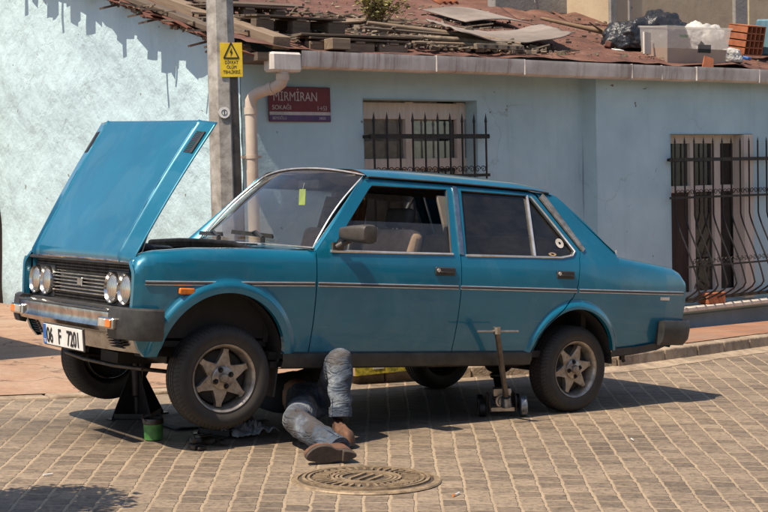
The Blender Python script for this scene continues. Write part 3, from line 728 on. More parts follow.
# windscreen
def ws(u, v):
    s = -1+2*v; yb, yt = .665*s, .566*s; xb, zb = wbase(yb); xt, zt = wtop(yt)
    p = Vector((xb, yb, zb)).lerp(Vector((xt, yt, zt)), u); p.x -= .02*math.sin(PI*u); p.z += .015*math.sin(PI*u); return p
b_ = MB(); b_.grid(lambda u, v: ws(.01+.98*u, .01+.98*v), 20, 30); wsg = b_.build('windscreen_glass', 'glass', car, smooth=60, off=OFF)
pth = [ws(0, i/20) for i in range(21)]+[ws(i/12, 1) for i in range(1, 13)]+[ws(1, 1-i/20) for i in range(1, 21)]+[ws(1-i/12, 0) for i in range(1, 12)]
b_ = MB(); b_.tube([p+Vector((-.004, 0, .006)) for p in pth], .0055, 6, closed=True); b_.build('windscreen_surround', 'trim', car, smooth=60, off=OFF)
b_ = MB(); b_.tube([(p-Vector((0, 0, 0))).xyz*1.0+Vector((.004, -math.copysign(.012, p.y) if abs(p.y) > .01 else 0, .0)) for p in pth], .007, 6, closed=True); b_.build('windscreen_seal', 'rubber', car, smooth=60, off=OFF)
# wipers
for (y0, y1) in ((-.14, -.50), (.42, .05)):
    b_ = MB()
    x0, z0 = wbase(y0); 
    hub = Vector((x0-.055, y0-.22, z0+.012)); tip = Vector(ws(.10, (y0+.02)/1.33+.5))+Vector((-.02, 0, .018))
    e1 = Vector(ws(.055, (y0-.20)/1.33+.5))+Vector((-.015, 0, .02)); e2 = Vector(ws(.085, (y0+.24)/1.33+.5))+Vector((-.02, 0, .02))
    b_.tube([hub, hub+Vector((0, 0, .03))], .014, 8); b_.tube([hub+Vector((0, 0, .028)), hub.lerp(tip, .5)+Vector((-.01, 0, .035)), tip], [.010, .007, .005], 6)
    b_.bar(e1, e2, .012, .014); b_.bar(e1+Vector((0, 0, .012)), e2+Vector((0, 0, .012)), .006, .010)
    b_.build('wiper', 'black_plastic', car, smooth=40, off=OFF)
# bonnet, hinged at the front edge and standing open
bon_len = .872
hx, hz = -.538, .835; ang = math.radians(60.3)
nb = Vector((-math.sin(ang), 0, math.cos(ang)))
def bon(s, t, lift=0):
    y = t*(.684+.004*s); c = 1-t*t; an = ang+math.radians(1.6)*t; ub = Vector((math.cos(an), 0, math.sin(an)))
    d = .010*c+.022*math.sin(PI*min(1, s*1.0))*.5
    at = abs(t)
    if at > .80: d -= .020*((at-.80)/.2)      # side strips fold down
    d += .007*math.exp(-((at-.795)/.012)**2)   # swage line
    if s < .06: d -= .03*(1-s/.06)**2
    L = bon_len*s*(1+.023*t) + (.010*(1-c) if s > .95 else 0)
    p = Vector((hx, y, hz))+ub*(L)+nb*(d+lift+.010*s-.004); return p
svals = [0, .01, .02, .035, .06]+list(np.linspace(.09, 1, 36)); tvals = sorted(set(list(np.round(np.linspace(-1, 1, 41), 4))+[s_*q for s_ in (-1, 1) for q in (.765, .775, .785, .795, .805, .815, .825, .98)]))
b_ = MB(); vs = [bon(s, t) for s in svals for t in tvals]; nt_ = len(tvals)
fs = [(i*nt_+j, (i+1)*nt_+j, (i+1)*nt_+j+1, i*nt_+j+1) for i in range(len(svals)-1) for j in range(nt_-1)]
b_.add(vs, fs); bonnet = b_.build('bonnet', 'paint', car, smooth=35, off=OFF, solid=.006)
for sd in (-1, 1):
    b_ = MB()
    for k in range(13):
        s0 = .775+.0125*k; b_.bar(bon(s0, sd*.845, .0035), bon(s0, sd*.955, .0035), .0065, .005, up=nb)
    b_.bar(bon(.77, sd*.90, .001), bon(.93, sd*.90, .001), .078, .003, 1, up=nb)
    b_.build('air_vent', ['black_paint', 'black_plastic'], bonnet, off=OFF)
for sd in (-1, 1):
    b_ = MB(); b_.tube([bon(s, sd*.797, .001) for s in np.linspace(.03, .97, 20)], .0045, 6)
    b_.build('bright_strip', 'paint', bonnet, smooth=60, off=OFF)
b_ = MB(); b_.tube([bon(.012, t, -.004) for t in np.linspace(-.97, .97, 20)], .010, 6); b_.build('front_lip_trim', 'chrome', bonnet, smooth=60, off=OFF)
b_ = MB()   # frame on the underside, stay
for a, c in (((.08, -.85), (.95, -.85)), ((.08, .85), (.95, .85)), ((.08, -.85), (.08, .85)), ((.93, -.85), (.93, .85)), ((.1, 0), (.9, -.8)), ((.1, 0), (.9, .8))): b_.bar(bon(a[0], a[1], -.03), bon(c[0], c[1], -.03), .05, .02, up=nb)
b_.build('underside_frame', 'paint', bonnet, .004, 40, OFF)
OFG = (OX+.045, 0, 0); OFB = (OX+.058, 0, 0)
b_ = MB(); b_.tube([(-.44, -.60, .83), bon(.62, -.72, -.03)], .005, 8); b_.build('bonnet_stay', 'steel', car, smooth=40, off=OFF)
# front face: grille, lamps
b_ = MB(); GXF = -.505
b_.box((GXF+.03, 0, .70), (.02, 1.40, .26)); b_.build('grille_backing', 'black_paint', car, off=OFG)
b_ = MB()
b_.box((-.54, 0, .822), (.05, 1.37, .018)); b_.box((-.54, 0, .590), (.05, 1.37, .02))
b_.build('grille_surround', 'black_plastic', car, .004, 40, OFG)
g = MB()
for k in range(6):
    z = .742-.019*k; g.box((-.534, -.0, z), (.016, .72, .009))
g.build('grille_bars', 'chrome', car, .002, None, OFG)
g = MB()
for (z0, z1) in ((.755, .808), (.603, .636)):
    for k in range(int((z1-z0)/.0165)+1): g.box((-.524, 0, z0+.0165*k), (.012, 1.36, .0045))
    for k in range(76): g.box((-.524, -.675+.018*k, (z0+z1)/2), (.010, .0035, z1-z0))
g.build('grille_mesh', 'oily', car, off=OFG)
MB().box((-.542, -.02, .705), (.012, .062, .045)).build('front_badge', 'chrome', car, .003, None, OFG)
for y in (-.595, -.435, .435, .595):
    hl = empty('headlight', (0, 0, 0)); hl.parent = car
    b_ = MB(); b_.lathe([(.070, .0), (.078, -.012), (.081, -.004), (.083, .012), (.080, .05)], 32, (-.500+OX, y, .692), 'X'); b_.build('headlight_rim', 'chrome', hl, smooth=60)
    b_ = MB(); b_.lathe([(0, -.016), (.03, -.0145), (.055, -.008), (.071, .003)], 32, (0, 0, 0), 'X'); b_.build('lens', 'lamp', hl, smooth=60, loc=(-.500+OX, y, .692))
for sd in (-1, 1):
    b_ = MB(); b_.box((-.52, sd*.515, .692), (.03, .325, .185)); b_.build('lamp_panel', 'black_paint', car, .004, None, OFG)
# nose cheeks beside the grille
for sd in (-1, 1):
    b_ = MB(); b_.grid(lambda u, v: (-.527+.004*v+.03*(v > .95), sd*(halfw(-.527, .52+.28*u, False)*(1-v)+.702*v), .52+.30*u), 10, 6)
    b_.build('nose_panel', 'paint', car, smooth=60, off=OFF)
b_ = MB(); b_.box((-.50, 0, .545), (.06, 1.44, .10)); b_.box((-.40, 0, .46), (.05, 1.30, .10)); b_.build('front_panel', 'dark', car, off=OFF)
# front bumper
def bpath(n=40):
    out = []
    for i in range(n+1):
        s = -1+2*i/n; y = .80*s; a = abs(y); x = -.655+.01*(a/.5)**2 if a < .5 else -.645+.018*((a-.5)/.1)**1.7*.35
        out.append((x, y))
    return out
def channel(pts, prof, b_, mi=0):
    # prof (out, z) in local outward normal
    n = len(pts); vs = []
    for i, (x, y) in enumerate(pts):
        a = pts[max(i-1, 0)]; c = pts[min(i+1, n-1)]; tx, ty = c[0]-a[0], c[1]-a[1]; L = math.hypot(tx, ty); nx, ny = -ty/L, tx/L
        for o, z in prof: vs.append((x+nx*o, y+ny*o, z))
    k = len(prof); b_.add(vs, [(i*k+j, (i+1)*k+j, (i+1)*k+j+1, i*k+j+1) for i in range(n-1) for j in range(k-1)], mi)
bp = bpath(); prof = [(-.06, .585), (-.012, .592), (.004, .586), (.010, .570), (.004, .545), (.004, .520), (.012, .500), (.004, .478), (-.03, .470)]
bumper = empty('front_bumper', (0, 0, 0)); bumper.parent = car
b_ = MB(); channel([p for p in bp if abs(p[1]) < .65], prof, b_); b_.build('chrome_blade', 'chrome', bumper, smooth=40, off=OFB)
b_ = MB(); channel([p for p in bp if abs(p[1]) < .64], [(.010, .5865), (.016, .584), (.016, .578), (.009, .5745)], b_); b_.build('rubber_strip', 'rubber', bumper, smooth=40, off=OFB)
for sd in (-1, 1):
    cap = [(-.636, .60), (-.628, .68), (-.610, .745), (-.575, .795), (-.53, .822), (-.462, .833)]
    pts = [(x, sd*y) for x, y in cap]
    if sd > 0: pass
    pr = [(-.07, .600), (-.004, .606), (.010, .596), (.013, .56), (.013, .48), (.004, .452), (-.03, .447)]
    if sd < 0: pts = pts[::-1]
    pts = resample(pts, .03, False)+[pts[-1]]
    b_ = MB(); channel(pts, pr, b_)
    k = len(pr); n = len(pts); b_.f.append(tuple(range(k))); b_.f.append(tuple((n-1)*k+j for j in range(k))[::-1]); b_.m += [0, 0]
    b_.build('bumper_corner', 'black_plastic', bumper, smooth=45, off=OFB, solid=.004)
    ib = MB().box((-.652, sd*.60, .523), (.03, .175, .055)).build('indicator_housing', 'chrome', bumper, .006, None, OFB)
    MB().box((-.660, sd*.572, .523), (.028, .078, .042)).build('clear_half', 'clear_lens', ib, .004, None, OFB)
    MB().box((-.660, sd*.642, .523), (.028, .058, .042)).build('indicator_lens', 'orange', ib, .004, None, OFB)
b_ = MB(); n = 24
b_.grid(lambda u, v: (-.615+.05*v+.10*(abs(-1+2*u)**3), -.72+1.44*u, .468-.095*v), 30, 4); b_.build('front_valance', 'chrome', car, smooth=50, off=OFB)
for sd in (-1, 1):
    b_ = MB()
    for k in range(5): b_.box((-.576+.0074*k, sd*(.50), .452-.014*k), (.014, .17, .006))
    b_.build('valance_slots', 'black_paint', car, off=OFB)
b_ = MB(); b_.grid(lambda u, v: (-.565+.20*v+.10*(abs(-1+2*u)**3), -.70+1.40*u, .373-.02*v), 10, 2); b_.build('undertray', 'dark', car, off=OFB)
# number plate
pl = empty('number_plate', (-.625+OX, -.140, .418)); pl.parent = car; pl.rotation_euler = (0, -.12, 0)
b_ = MB(); b_.box((0, 0, 0), (.010, .53, .122)); b_.build('plate_holder', 'black_plastic', pl, .003)
MB().box((-.0065, 0, 0), (.004, .515, .108)).build('plate_face', 'white_paint', pl, .001)
MB().box((-.0095, .238, 0), (.003, .040, .106)).build('country_band', 'plate_blue', pl)
tmx = lambda y, z: basis((-.0105, y, z), (0, -1, 0), (0, 0, 1))
text_mesh('06', .112, 'black_paint', tmx(.212, -.040), .001, .78, pl, 'plate_lettering', off=.0015)
text_mesh('F', .112, 'black_paint', tmx(.055, -.040), .001, .8, pl, 'plate_lettering', off=.0015)
text_mesh('7201', .112, 'black_paint', tmx(-.060, -.040), .001, .74, pl, 'plate_lettering', off=.0015)
text_mesh('TR', .026, 'white_paint', basis((-.0115, .252, -.045), (0, -1, 0), (0, 0, 1)), .0005, .9, pl, 'plate_lettering')
# rear bumper
rbp = empty('rear_bumper', (0, 0, 0)); rbp.parent = car
pts = resample([(3.18, -.808), (3.34, -.808), (3.43, -.79), (3.49, -.74), (3.512, -.66)], .03, False)+[(3.512, -.66)]
for sd in (-1, 1):
    q = pts[::-1] if sd < 0 else [(x, -y) for x, y in pts]
    b_ = MB(); pr = [(-.11, .560), (0, .584), (.012, .572), (.014, .52), (.006, .46), (-.025, .420), (-.11, .425)]
    channel(q, [(o, z) for o, z in pr], b_); k = 7; n = len(q); b_.f += [tuple(range(k)), tuple((n-1)*k+j for j in range(k))[::-1]]; b_.m += [0, 0]
    b_.build('bumper_corner', 'black_plastic', rbp, smooth=45, off=OFF)
b_ = MB(); channel([(3.512, .66), (3.52, .3), (3.522, 0), (3.52, -.3), (3.512, -.66)], [(-.06, .575), (0, .58), (.006, .56), (.006, .46), (0, .44), (-.03, .435)], b_); b_.build('chrome_blade', 'chrome', rbp, smooth=40, off=OFF)
# door mirror
mir = empty('door_mirror', (0, 0, 0)); mir.parent = car
b_ = MB(); hh = []
for i, (y, sx_, sz_, x) in enumerate(((-.800, .030, .026, .66), (-.812, .044, .034, .665), (-.88, .052, .044, .68), (-.975, .054, .052, .70), (-.998, .044, .044, .70), (-1.004, .02, .02, .70))):
    ring_ = []
    for k in range(20):
        a = 2*PI*k/20; cx = math.copysign(abs(math.cos(a))**.55, math.cos(a)); cz = math.copysign(abs(math.sin(a))**.55, math.sin(a))
        ring_.append((x+sx_*cx, y, 1.030+sz_*cz))
    hh.append(ring_)
vs = [v for r_ in hh for v in r_]; b_.add(vs, [(i*20+k, i*20+(k+1) % 20, (i+1)*20+(k+1) % 20, (i+1)*20+k) for i in range(5) for k in range(20)]+[tuple(range(20)), tuple(100+k for k in range(20))])
b_.build('mirror_housing', 'mirror', mir, smooth=50, off=OFF)
b_ = MB(); b_.tube([(.64, -.775, .955), (.66, -.80, .975), (.71, -.85, 1.01)], [.02, .016, .014], 10); b_.box((.645, -.772, .955), (.07, .02, .05)); b_.build('mirror_arm', 'mirror', mir, smooth=50, off=OFF)
MB().box((.752, -.92, 1.03), (.004, .13, .075)).build('mirror_glass', 'chrome', mir, .001, None, OFF)
# interior
b_ = MB(); b_.box((1.35, 0, .36), (2.1, 1.36, .04)); b_.box((.47, 0, .62), (.04, 1.36, .56)); b_.box((2.62, 0, .62), (.04, 1.3, .55)); b_.build('cabin_floor', 'dark', car, off=OFF)
def seat(x, y, w):
    s_ = empty('seat', (0, 0, 0)); s_.parent = car
    MB().box((x, y, .56), (.46, w, .16)).build('cushion', 'seat', s_, .05, 50, OFF, 4)
    MB().box((x+.30, y, .83), (.12, w, .50), Ry(.22)).build('backrest', 'seat', s_, .05, 50, OFF, 4)
    return s_
for y in (-.35, .35):
    s_ = seat(.98, y, .48)
    MB().box((1.365, y, 1.145), (.07, .24, .12), Ry(.15)).build('headrest', 'rubber', s_, .03, 50, OFF, 4)
    MB().tube([(1.35, y-.05, 1.06), (1.36, y-.05, 1.12)], .006, 6).tube([(1.35, y+.05, 1.06), (1.36, y+.05, 1.12)], .006, 6).build('headrest_post', 'steel', s_, off=OFF)
seat(1.98, 0, 1.22)
for sd in (-1, 1): MB().box((1.49, sd*.655, 1.12), (.09, .02, .36), Rx(sd*.42)).build('pillar_liner', 'headliner', car, .006, 40, OFF)
b_ = MB(); b_.grid(lambda u, v: (1.50+.30*u, .60+.06*(1-v)+.012*math.sin(u*40), .95+.37*v), 40, 3); b_.build('side_curtain', 'seat', car, smooth=60, off=OFF)
MB().box((2.60, 0, .955), (.42, 1.25, .02)).build('parcel_shelf', 'dash', car, off=OFF)
b_ = MB(); b_.prism([(.50, .70), (.46, .93), (.56, .945), (.74, .93), (.78, .86), (.72, .70)], -.66, .66, lambda u, v, w: (u, w, v)); b_.build('dashboard', 'dash', car, .015, 40, OFF, 2)
b_ = MB(); c = Vector((.86, -.36, .90)); ax1 = Vector((.35, 0, .94)).normalized(); ax2 = Vector((0, 1, 0))
b_.tube([c+(ax1*math.cos(a)+ax2*math.sin(a))*.185 for a in [2*PI*k/32 for k in range(32)]], .012, 8, closed=True)
for a in (PI/2, -PI/2, PI): b_.bar(c, c+(ax1*math.cos(a)+ax2*math.sin(a))*.18, .03, .012)
b_.lathe([(0, -.02), (.05, -.015), (.05, .02), (0, .03)], 16, c, 'X'); b_.build('steering_wheel', 'black_plastic', car, smooth=50, off=OFF)
b_ = MB(); b_.box((.93, -.02, 1.325), (.03, .22, .055)); b_.tube([(.92, 0, 1.345), (.905, 0, 1.375)], .008); b_.build('rear_view_mirror', 'black_plastic', car, .008, None, OFF)
for y in (-.33, .33): MB().box((.985, y, 1.345), (.14, .34, .012), Ry(.35)).build('sun_visor', 'headliner', car, .004, None, OFF)
# white papers on the dashboard
MB().box((.60, .28, .953), (.12, .22, .004), Rz(.3)).build('papers', 'white_paint', car, off=OFF)
# engine bay
eng = empty('engine_bay', (0, 0, 0)); eng.parent = car
b_ = MB(); b_.box((-.05, 0, .42), (.72, 1.25, .03)); b_.box((.30, 0, .66), (.03, 1.28, .46))
for sd in (-1, 1): b_.box((-.03, sd*.625, .66), (.66, .02, .42))
b_.build('bay_lining', 'dark', eng, off=OFF)
b_ = MB(); b_.box((-.45, 0, .73), (.06, .60, .32)); b_.build('radiator', 'black_metal', eng, .01, None, OFF)
b_ = MB(); b_.box((-.05, .0, .66), (.50, .30, .34)); b_.box((-.05, 0, .83), (.46, .2, .05)); b_.build('engine_block', 'oily', eng, .02, None, OFF)
b_ = MB(); b_.lathe([(0, .94), (.13, .94), (.16, .93), (.165, .88), (.15, .86), (0, .86)], 28, (-.06, .12, -.022), 'Z'); b_.build('air_cleaner', 'black_metal', eng, smooth=40, off=OFF)
b_ = MB(); b_.box((.18, .48, .80), (.17, .24, .20)); b_.build('battery', 'black_plastic', eng, .01, None, OFF)
for sd in (-1, 1): MB().lathe([(0, .90), (.05, .90), (.09, .87), (.11, .80), (.12, .5)], 20, (.0, sd*.37, 0), 'Z').build('strut_tower', 'oily', eng, smooth=40, off=OFF)
b_ = MB()
for k in range(3):
    z = .905+.012*k; b_.tube([(.27-.02*k, -.60, z-.02), (.24, -.35, z+.012), (.23, -.05, z+.018), (.22, .25, z+.016), (.20, .58, z)], .014+.003*k, 8)
b_.build('wiring_loom', 'tan_wire', eng, smooth=60, off=OFF)
b_ = MB(); b_.tube([(-.42, -.15, .86), (-.3, -.2, .91), (-.15, -.12, .90), (-.05, -.05, .86)], .022, 10); b_.tube([(-.4, .3, .84), (-.2, .35, .89), (0, .3, .87)], .012, 8); b_.build('hose', 'rubber', eng, smooth=60, off=OFF)
# underside
b_ = MB(); b_.box((1.2, 0, .315), (1.8, 1.40, .03)); b_.box((2.9, 0, .40), (.8, 1.30, .05)); b_.box((1.0, 0, .30), (2.6, .22, .06)); b_.build('floor_pan', 'dark', car, off=OFF)
b_ = MB(); b_.tube([(.1, .15, .27), (1.2, .18, .255), (2.3, .25, .27), (2.9, .45, .30), (3.35, .48, .29)], .022, 8); b_.box((1.5, .18, .255), (.5, .16, .09)); b_.build('exhaust', 'oily', car, .01, 40, OFF)
b_ = MB(); b_.tube([(2.49, -.60, .27), (2.49, .60, .27)], .035, 10); b_.lathe([(0, -.10), (.09, -.06), (.11, 0), (.09, .06), (0, .10)], 16, (2.49, 0, .27), 'X'); b_.tube([(2.49, -.5, .24), (1.95, -.52, .30)], .018, 8); b_.tube([(2.49, .5, .24), (1.95, .52, .30)], .018, 8)
b_.build('rear_axle', 'oily', car, smooth=50, off=OFF)
b_ = MB(); b_.bar((-.02, -.56, .24), (-.02, -.12, .32), .07, .03); b_.bar((-.02, .56, .24), (-.02, .12, .32), .07, .03); b_.tube([(-.34, -.50, .28), (-.36, -.2, .27), (-.36, .2, .27), (-.34, .50, .28)], .011, 8); b_.tube([(-.34, -.5, .28), (-.04, -.55, .25)], .011, 8); b_.tube([(-.34, .5, .28), (-.04, .55, .25)], .011, 8); b_.box((-.05, 0, .33), (.16, .7, .08)); b_.tube([(-.04, -.52, .25), (.0, -.5, .6)], .03, 10)
b_.build('front_suspension', 'oily', car, smooth=50, off=OFF)
b_ = MB(); b_.tube([(3.02, -.60, .42), (3.03, -.60, .33), (3.05, -.60, .30)], .012, 8); b_.box((3.03, -.60, .335), (.03, .02, .05)); b_.build('towing_eye', 'rubber', car, smooth=50, off=OFF)
b_ = MB(); b_.box((.345, -.60, .27), (.012, .20, .26), Ry(.1)); b_.build('mud_flap', 'rubber', car, .004, None, OFF)
b_ = MB(); b_.box((1.43, -.74, .315), (.13, .05, .018)); b_.box((1.44, -.70, .300), (.24, .05, .014)); b_.build('jacking_point', 'oily', car, .003, None, OFF)

def make_wheel(R, wdt=.165):
    w_ = empty('wheel', (0, 0, 0)); w_.parent = car
    k = R/.2695; h = wdt/2
    prof = [(.170, -h+.022), (.176, -h+.008), (.205, -h-.004), (.228, -h-.007), (.246, -h+.002), (.257, -h+.012), (.2645, -h+.022)]
    for gpos in (-.042, -.015, .015, .042):
        prof += [(.2695, gpos-.005), (.262, gpos-.0035), (.262, gpos+.0035), (.2695, gpos+.005)]
    prof += [(.2645, h-.022), (.257, h-.012), (.246, h-.002), (.228, h+.007), (.205, h+.004), (.176, h-.008), (.170, h-.022), (.16, 0), (.170, -h+.022)]
    MB().lathe([(r*k, t) for r, t in prof], 72).build('tyre', 'tyre', w_, smooth=35)
    k0 = k; k = k*.94
    q = MB(); # barrel + lip, outer face towards -Y
    q.lathe([(r*k, t) for r, t in [(.150, h-.02), (.162, .02), (.160, -h+.045), (.168, -h+.030), (.172, -h+.012), (.182, -h+.004), (.1865, -h+.002), (.188, -h+.012), (.183, -h+.02)]], 56)
    rim = q.build('rim', 'rim', w_, smooth=40)
    MB().lathe([(.0, -.018), (.135*k, -.018), (.148*k, -.010), (.15*k, .06)], 40).build('brake_drum', 'dark', w_, smooth=40)
    # six pointed star
    q = MB(); yf = -h+.028; pts = []
    for i in range(6):
        a = 2*PI*i/6+PI/6
        for (r, da) in ((.086, -.50), (.112, -.26), (.142, -.12), (.163, -.095), (.163, .095), (.142, .12), (.112, .26), (.086, .50)): pts.append((r*k*math.cos(a+da), r*k*math.sin(a+da)))
    n = len(pts)
    # front face with crowned spokes
    vs = [(0, yf+.004, 0)]+[(x, yf+(.006 if math.hypot(x, z) < .1 else 0), z) for x, z in pts]+[(x, yf+.035, z) for x, z in pts]
    fs = [(0, 1+i, 1+(i+1) % n) for i in range(n)]+[(1+i, 1+n+i, 1+n+(i+1) % n, 1+(i+1) % n) for i in range(n)]
    q.add(vs, fs); q.build('star_spokes', 'rim', rim, .003, 30, seg=2)
    q = MB(); q.lathe([(0, yf-.012), (.055*k, yf-.012), (.064*k, yf-.006), (.066*k, yf+.01)], 32); q.build('hub_plate', 'rim', rim, smooth=40)
    q = MB(); q.lathe([(0, yf-.034), (.020, yf-.032), (.025, yf-.026), (.026, yf-.012)], 20); q.build('hub_cap', 'rim', rim, smooth=40)
    q = MB()
    for i in range(4):
        a = 2*PI*i/4+.5; x, z = .045*math.cos(a), .045*math.sin(a)
        q = MB(); q.lathe([(0, yf-.010), (.012, yf-.0135), (.015, yf-.0125), (.016, yf-.008)], 14, (x, 0, z), 'Y'); q.lathe([(0, yf-.028), (.007, yf-.026), (.009, yf-.012)], 6, (x, 0, z), 'Y'); q.build('wheel_nut', 'black_metal', rim, smooth=40)
    MB().tube([(.150*k*math.cos(-.7), -h+.04, .150*k*math.sin(-.7)), (.138*k*math.cos(-.7), -h+.0, .138*k*math.sin(-.7))], .004, 8).build('valve', 'rubber', rim, smooth=40)
    return w_
w0 = make_wheel(.2695); 
places = [((0, -.683, .2540), 0, .095), ((2.49, -.660, R_W+.002), 0, .3), ((0, .683, .2540), PI, .095), ((2.49, .660, R_W+.002), PI, .7)]
for i, (pos, rz, ex) in enumerate(places):
    w_ = w0 if i == 0 else copy_tree(w0, car)
    w_.location = (pos[0]+OX, pos[1], pos[2]); w_.rotation_mode = 'ZYX' if False else 'XYZ'
    steer = -.085 if i in (0, 2) else 0
    mtx = Matrix.Rotation(rz+steer, 4, 'Z') @ Matrix.Rotation(ex, 4, 'Y')
    w_.rotation_euler = mtx.to_euler()

for nm, (X_, z_), rr_, mt_ in (('window_sticker', (2.33, 1.045), .032, 'lace_curtain'), ('window_sticker', (2.245, .975), .026, 'card')):
    y_ = halfw(X_, z_, False)-.010; q = MB(); q.lathe([(rr_*.3 if mt_ == 'lace_curtain' else rr_*.45, 0), (rr_, 0), (rr_, .0015), (rr_*.5, .0015)], 24, (0, 0, 0), 'Y'); st2 = q.build(nm, mt_, bpy.data.objects['rear_door'])
    st2.location = (X_+OX, -y_, z_); st2.rotation_euler = (-.42, 0, 0); st2.scale = (1, 1, 1) if mt_ == 'lace_curtain' else (1.2, 1, .45)
# lime card hanging from the mirror
tagit(MB().box((0, 0, 0), (.003, .07, .095)).build('air_freshener', 'yellow_card'), 'small lime yellow scented card hanging behind the windscreen', 'air freshener')
af = bpy.data.objects['air_freshener']
cm = car.matrix_basis.copy() if False else Matrix.LocRotScale(car.location, car.rotation_euler, None)
af.matrix_world = cm @ Matrix.Translation((.905+OX, .02, 1.245))
MB().tube([(0, 0, .045), (0.01, 0, .085)], .0015, 5).build('string', 'white_paint', af)

# ------------------------------------------------------------------ ground
def YB(x):   # edge between road setts and the kerb line
    return float(lin(x, [-20, 1, 3.04, 3.69, 4.87, 5.8, 7.73, 8.97, 10.4, 16, 30], [9.4, 8.75, 8.45, 8.22, 8.12, 8.02, 7.72, 7.98, 8.30, 9.3, 11.5]))
CX = 6.09; VF = 10.6
b_ = MB()
xs = list(np.arange(-34, 46, 1.0))
xs = sorted(set([-300, -150, -80]+xs+[80, 200]))
vs = []
def gzz_(x): return gz(max(-14, min(26, x)))
for x in xs:
    for y in (-300, -100, -40, -20, -10, -4, 0, 3, 5, 6, 7, 7.5, 8, 9, 10, 12, 16, 20, 40, 100, 300): vs.append((x, y, gzz_(x)))
ny = 21; b_.add(vs, [(i*ny+j, (i+1)*ny+j, (i+1)*ny+j+1, i*ny+j+1) for i in range(len(xs)-1) for j in range(ny-1)])
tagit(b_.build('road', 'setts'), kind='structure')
# pavement: low on the left, rising to a kerb on the right
def kh(x): return float(lin(x, [3, 4.5, 6.5, 8, 12], [.012, .03, .075, .12, .13]))
b_ = MB(); X = list(np.arange(-18, 28, .25))
b_.add([v for x in X for v in ((x, YB(x)+.14, gz(x)+kh(x)+.004), (x, YB(x)+1.0, gz(x)+kh(x)-.01), (x, VF-.25, gz(x)+min(kh(x), .12-.17*min(1, max(0, (x-7)/3)))), (x, 24, gz(x)-.05))],
       [(i*4+j, (i+1)*4+j, (i+1)*4+j+1, i*4+j+1) for i in range(len(X)-1) for j in range(3) if X[i] >= CX-.3])
b_.build('pavement_tiles_sheet', 'tiles'); tagit(bpy.data.objects['pavement_tiles_sheet'], kind='structure').name = 'pavement'
b_ = MB()
b_.add([v for x in X for v in ((x, YB(x)+.14, gz(x)+kh(x)+.004), (x, YB(x)+1.2, gz(x)+kh(x)+.02), (x, 13, gz(x)+kh(x)+.04), (x, 17, gz(x)+.06), (x, 40, gz(x)+.1))],
       [(i*5+j, (i+1)*5+j, (i+1)*5+j+1, i*5+j+1) for i in range(len(X)-1) for j in range(4) if X[i] < CX-.3])
tagit(b_.build('side_path', 'terracotta'), kind='structure')
b_ = MB()
x = -18.0
while x < 27:
    L = random.uniform(.45, .85); x2 = x+L-.012; j = random.uniform(-.008, .008); dz = random.uniform(-.006, .006)
    y0, y1 = YB(x)+j, YB(x2)+j; t0, t1 = gz(x)+kh(x)+dz, gz(x2)+kh(x2)+dz
    b_.add([(x, y0, t0-.25), (x2, y1, t1-.25), (x2, y1+.15, t1-.25), (x, y0+.15, t0-.25), (x, y0+.012, t0), (x2, y1+.012, t1), (x2, y1+.15, t1+.003), (x, y0+.15, t0+.003)],
           [(0, 3, 2, 1), (4, 5, 6, 7), (0, 1, 5, 4), (1, 2, 6, 5), (2, 3, 7, 6), (3, 0, 4, 7)])
    x += L
tagit(b_.build('kerb', 'kerb', bevel=.012, seg=2), kind='structure')
# broken ledge of mortar in the gutter beside the kerb
b_ = MB(); X2 = list(np.arange(7.0, 20, .06))
b_.add([v for x in X2 for v in ((x, YB(x)-.16-.05*noise.noise((x*2, 0, 0)), gz(x)+.003), (x, YB(x)-.06, gz(x)+.012+.01*noise.noise((x*5, 1, 0))), (x, YB(x)+.02, gz(x)+.03))], [(i*3+j, (i+1)*3+j, (i+1)*3+j+1, i*3+j+1) for i in range(len(X2)-1) for j in range(2)])
tagit(b_.build('road_gutter_mortar', 'kerb', smooth=60), kind='structure')
# manhole cover
MHX, MHY = 3.50, 5.06
mh = empty('manhole_cover', (MHX, MHY, gz(MHX)+.004), (0, math.atan(SLOPE), .3), 'round cast iron manhole cover set in the road setts', 'manhole cover')
b_ = MB(); b_.lathe([(0, .004), (.302, .004), (.311, -.001)], 64, axis='Z'); b_.build('cover_plate', 'iron_dark', mh)
b_ = MB(); b_.lathe([(.345, -.004), (.340, .003), (.312, .006), (.311, .0)], 64, axis='Z'); b_.build('frame_ring', 'manhole', mh, smooth=30)
b_ = MB()
for (r, wd) in ((.285, .007), (.262, .006), (.115, .006), (.135, .006), (.155, .006)):
    b_.lathe([(r-wd, .0041), (r-wd, .013), (r+wd, .013), (r+wd, .0041)], 64, axis='Z')
for k in range(36):
    a = 2*PI*k/36; b_.box((math.cos(a)*.21, math.sin(a)*.21, .009), (.065, .012, .010), Rz(a))
for dy in (-.05, 0, .05): b_.box((0, dy, .009), (.16, .014, .010), Rz(.2))
b_.build('raised_pattern', 'manhole', mh)

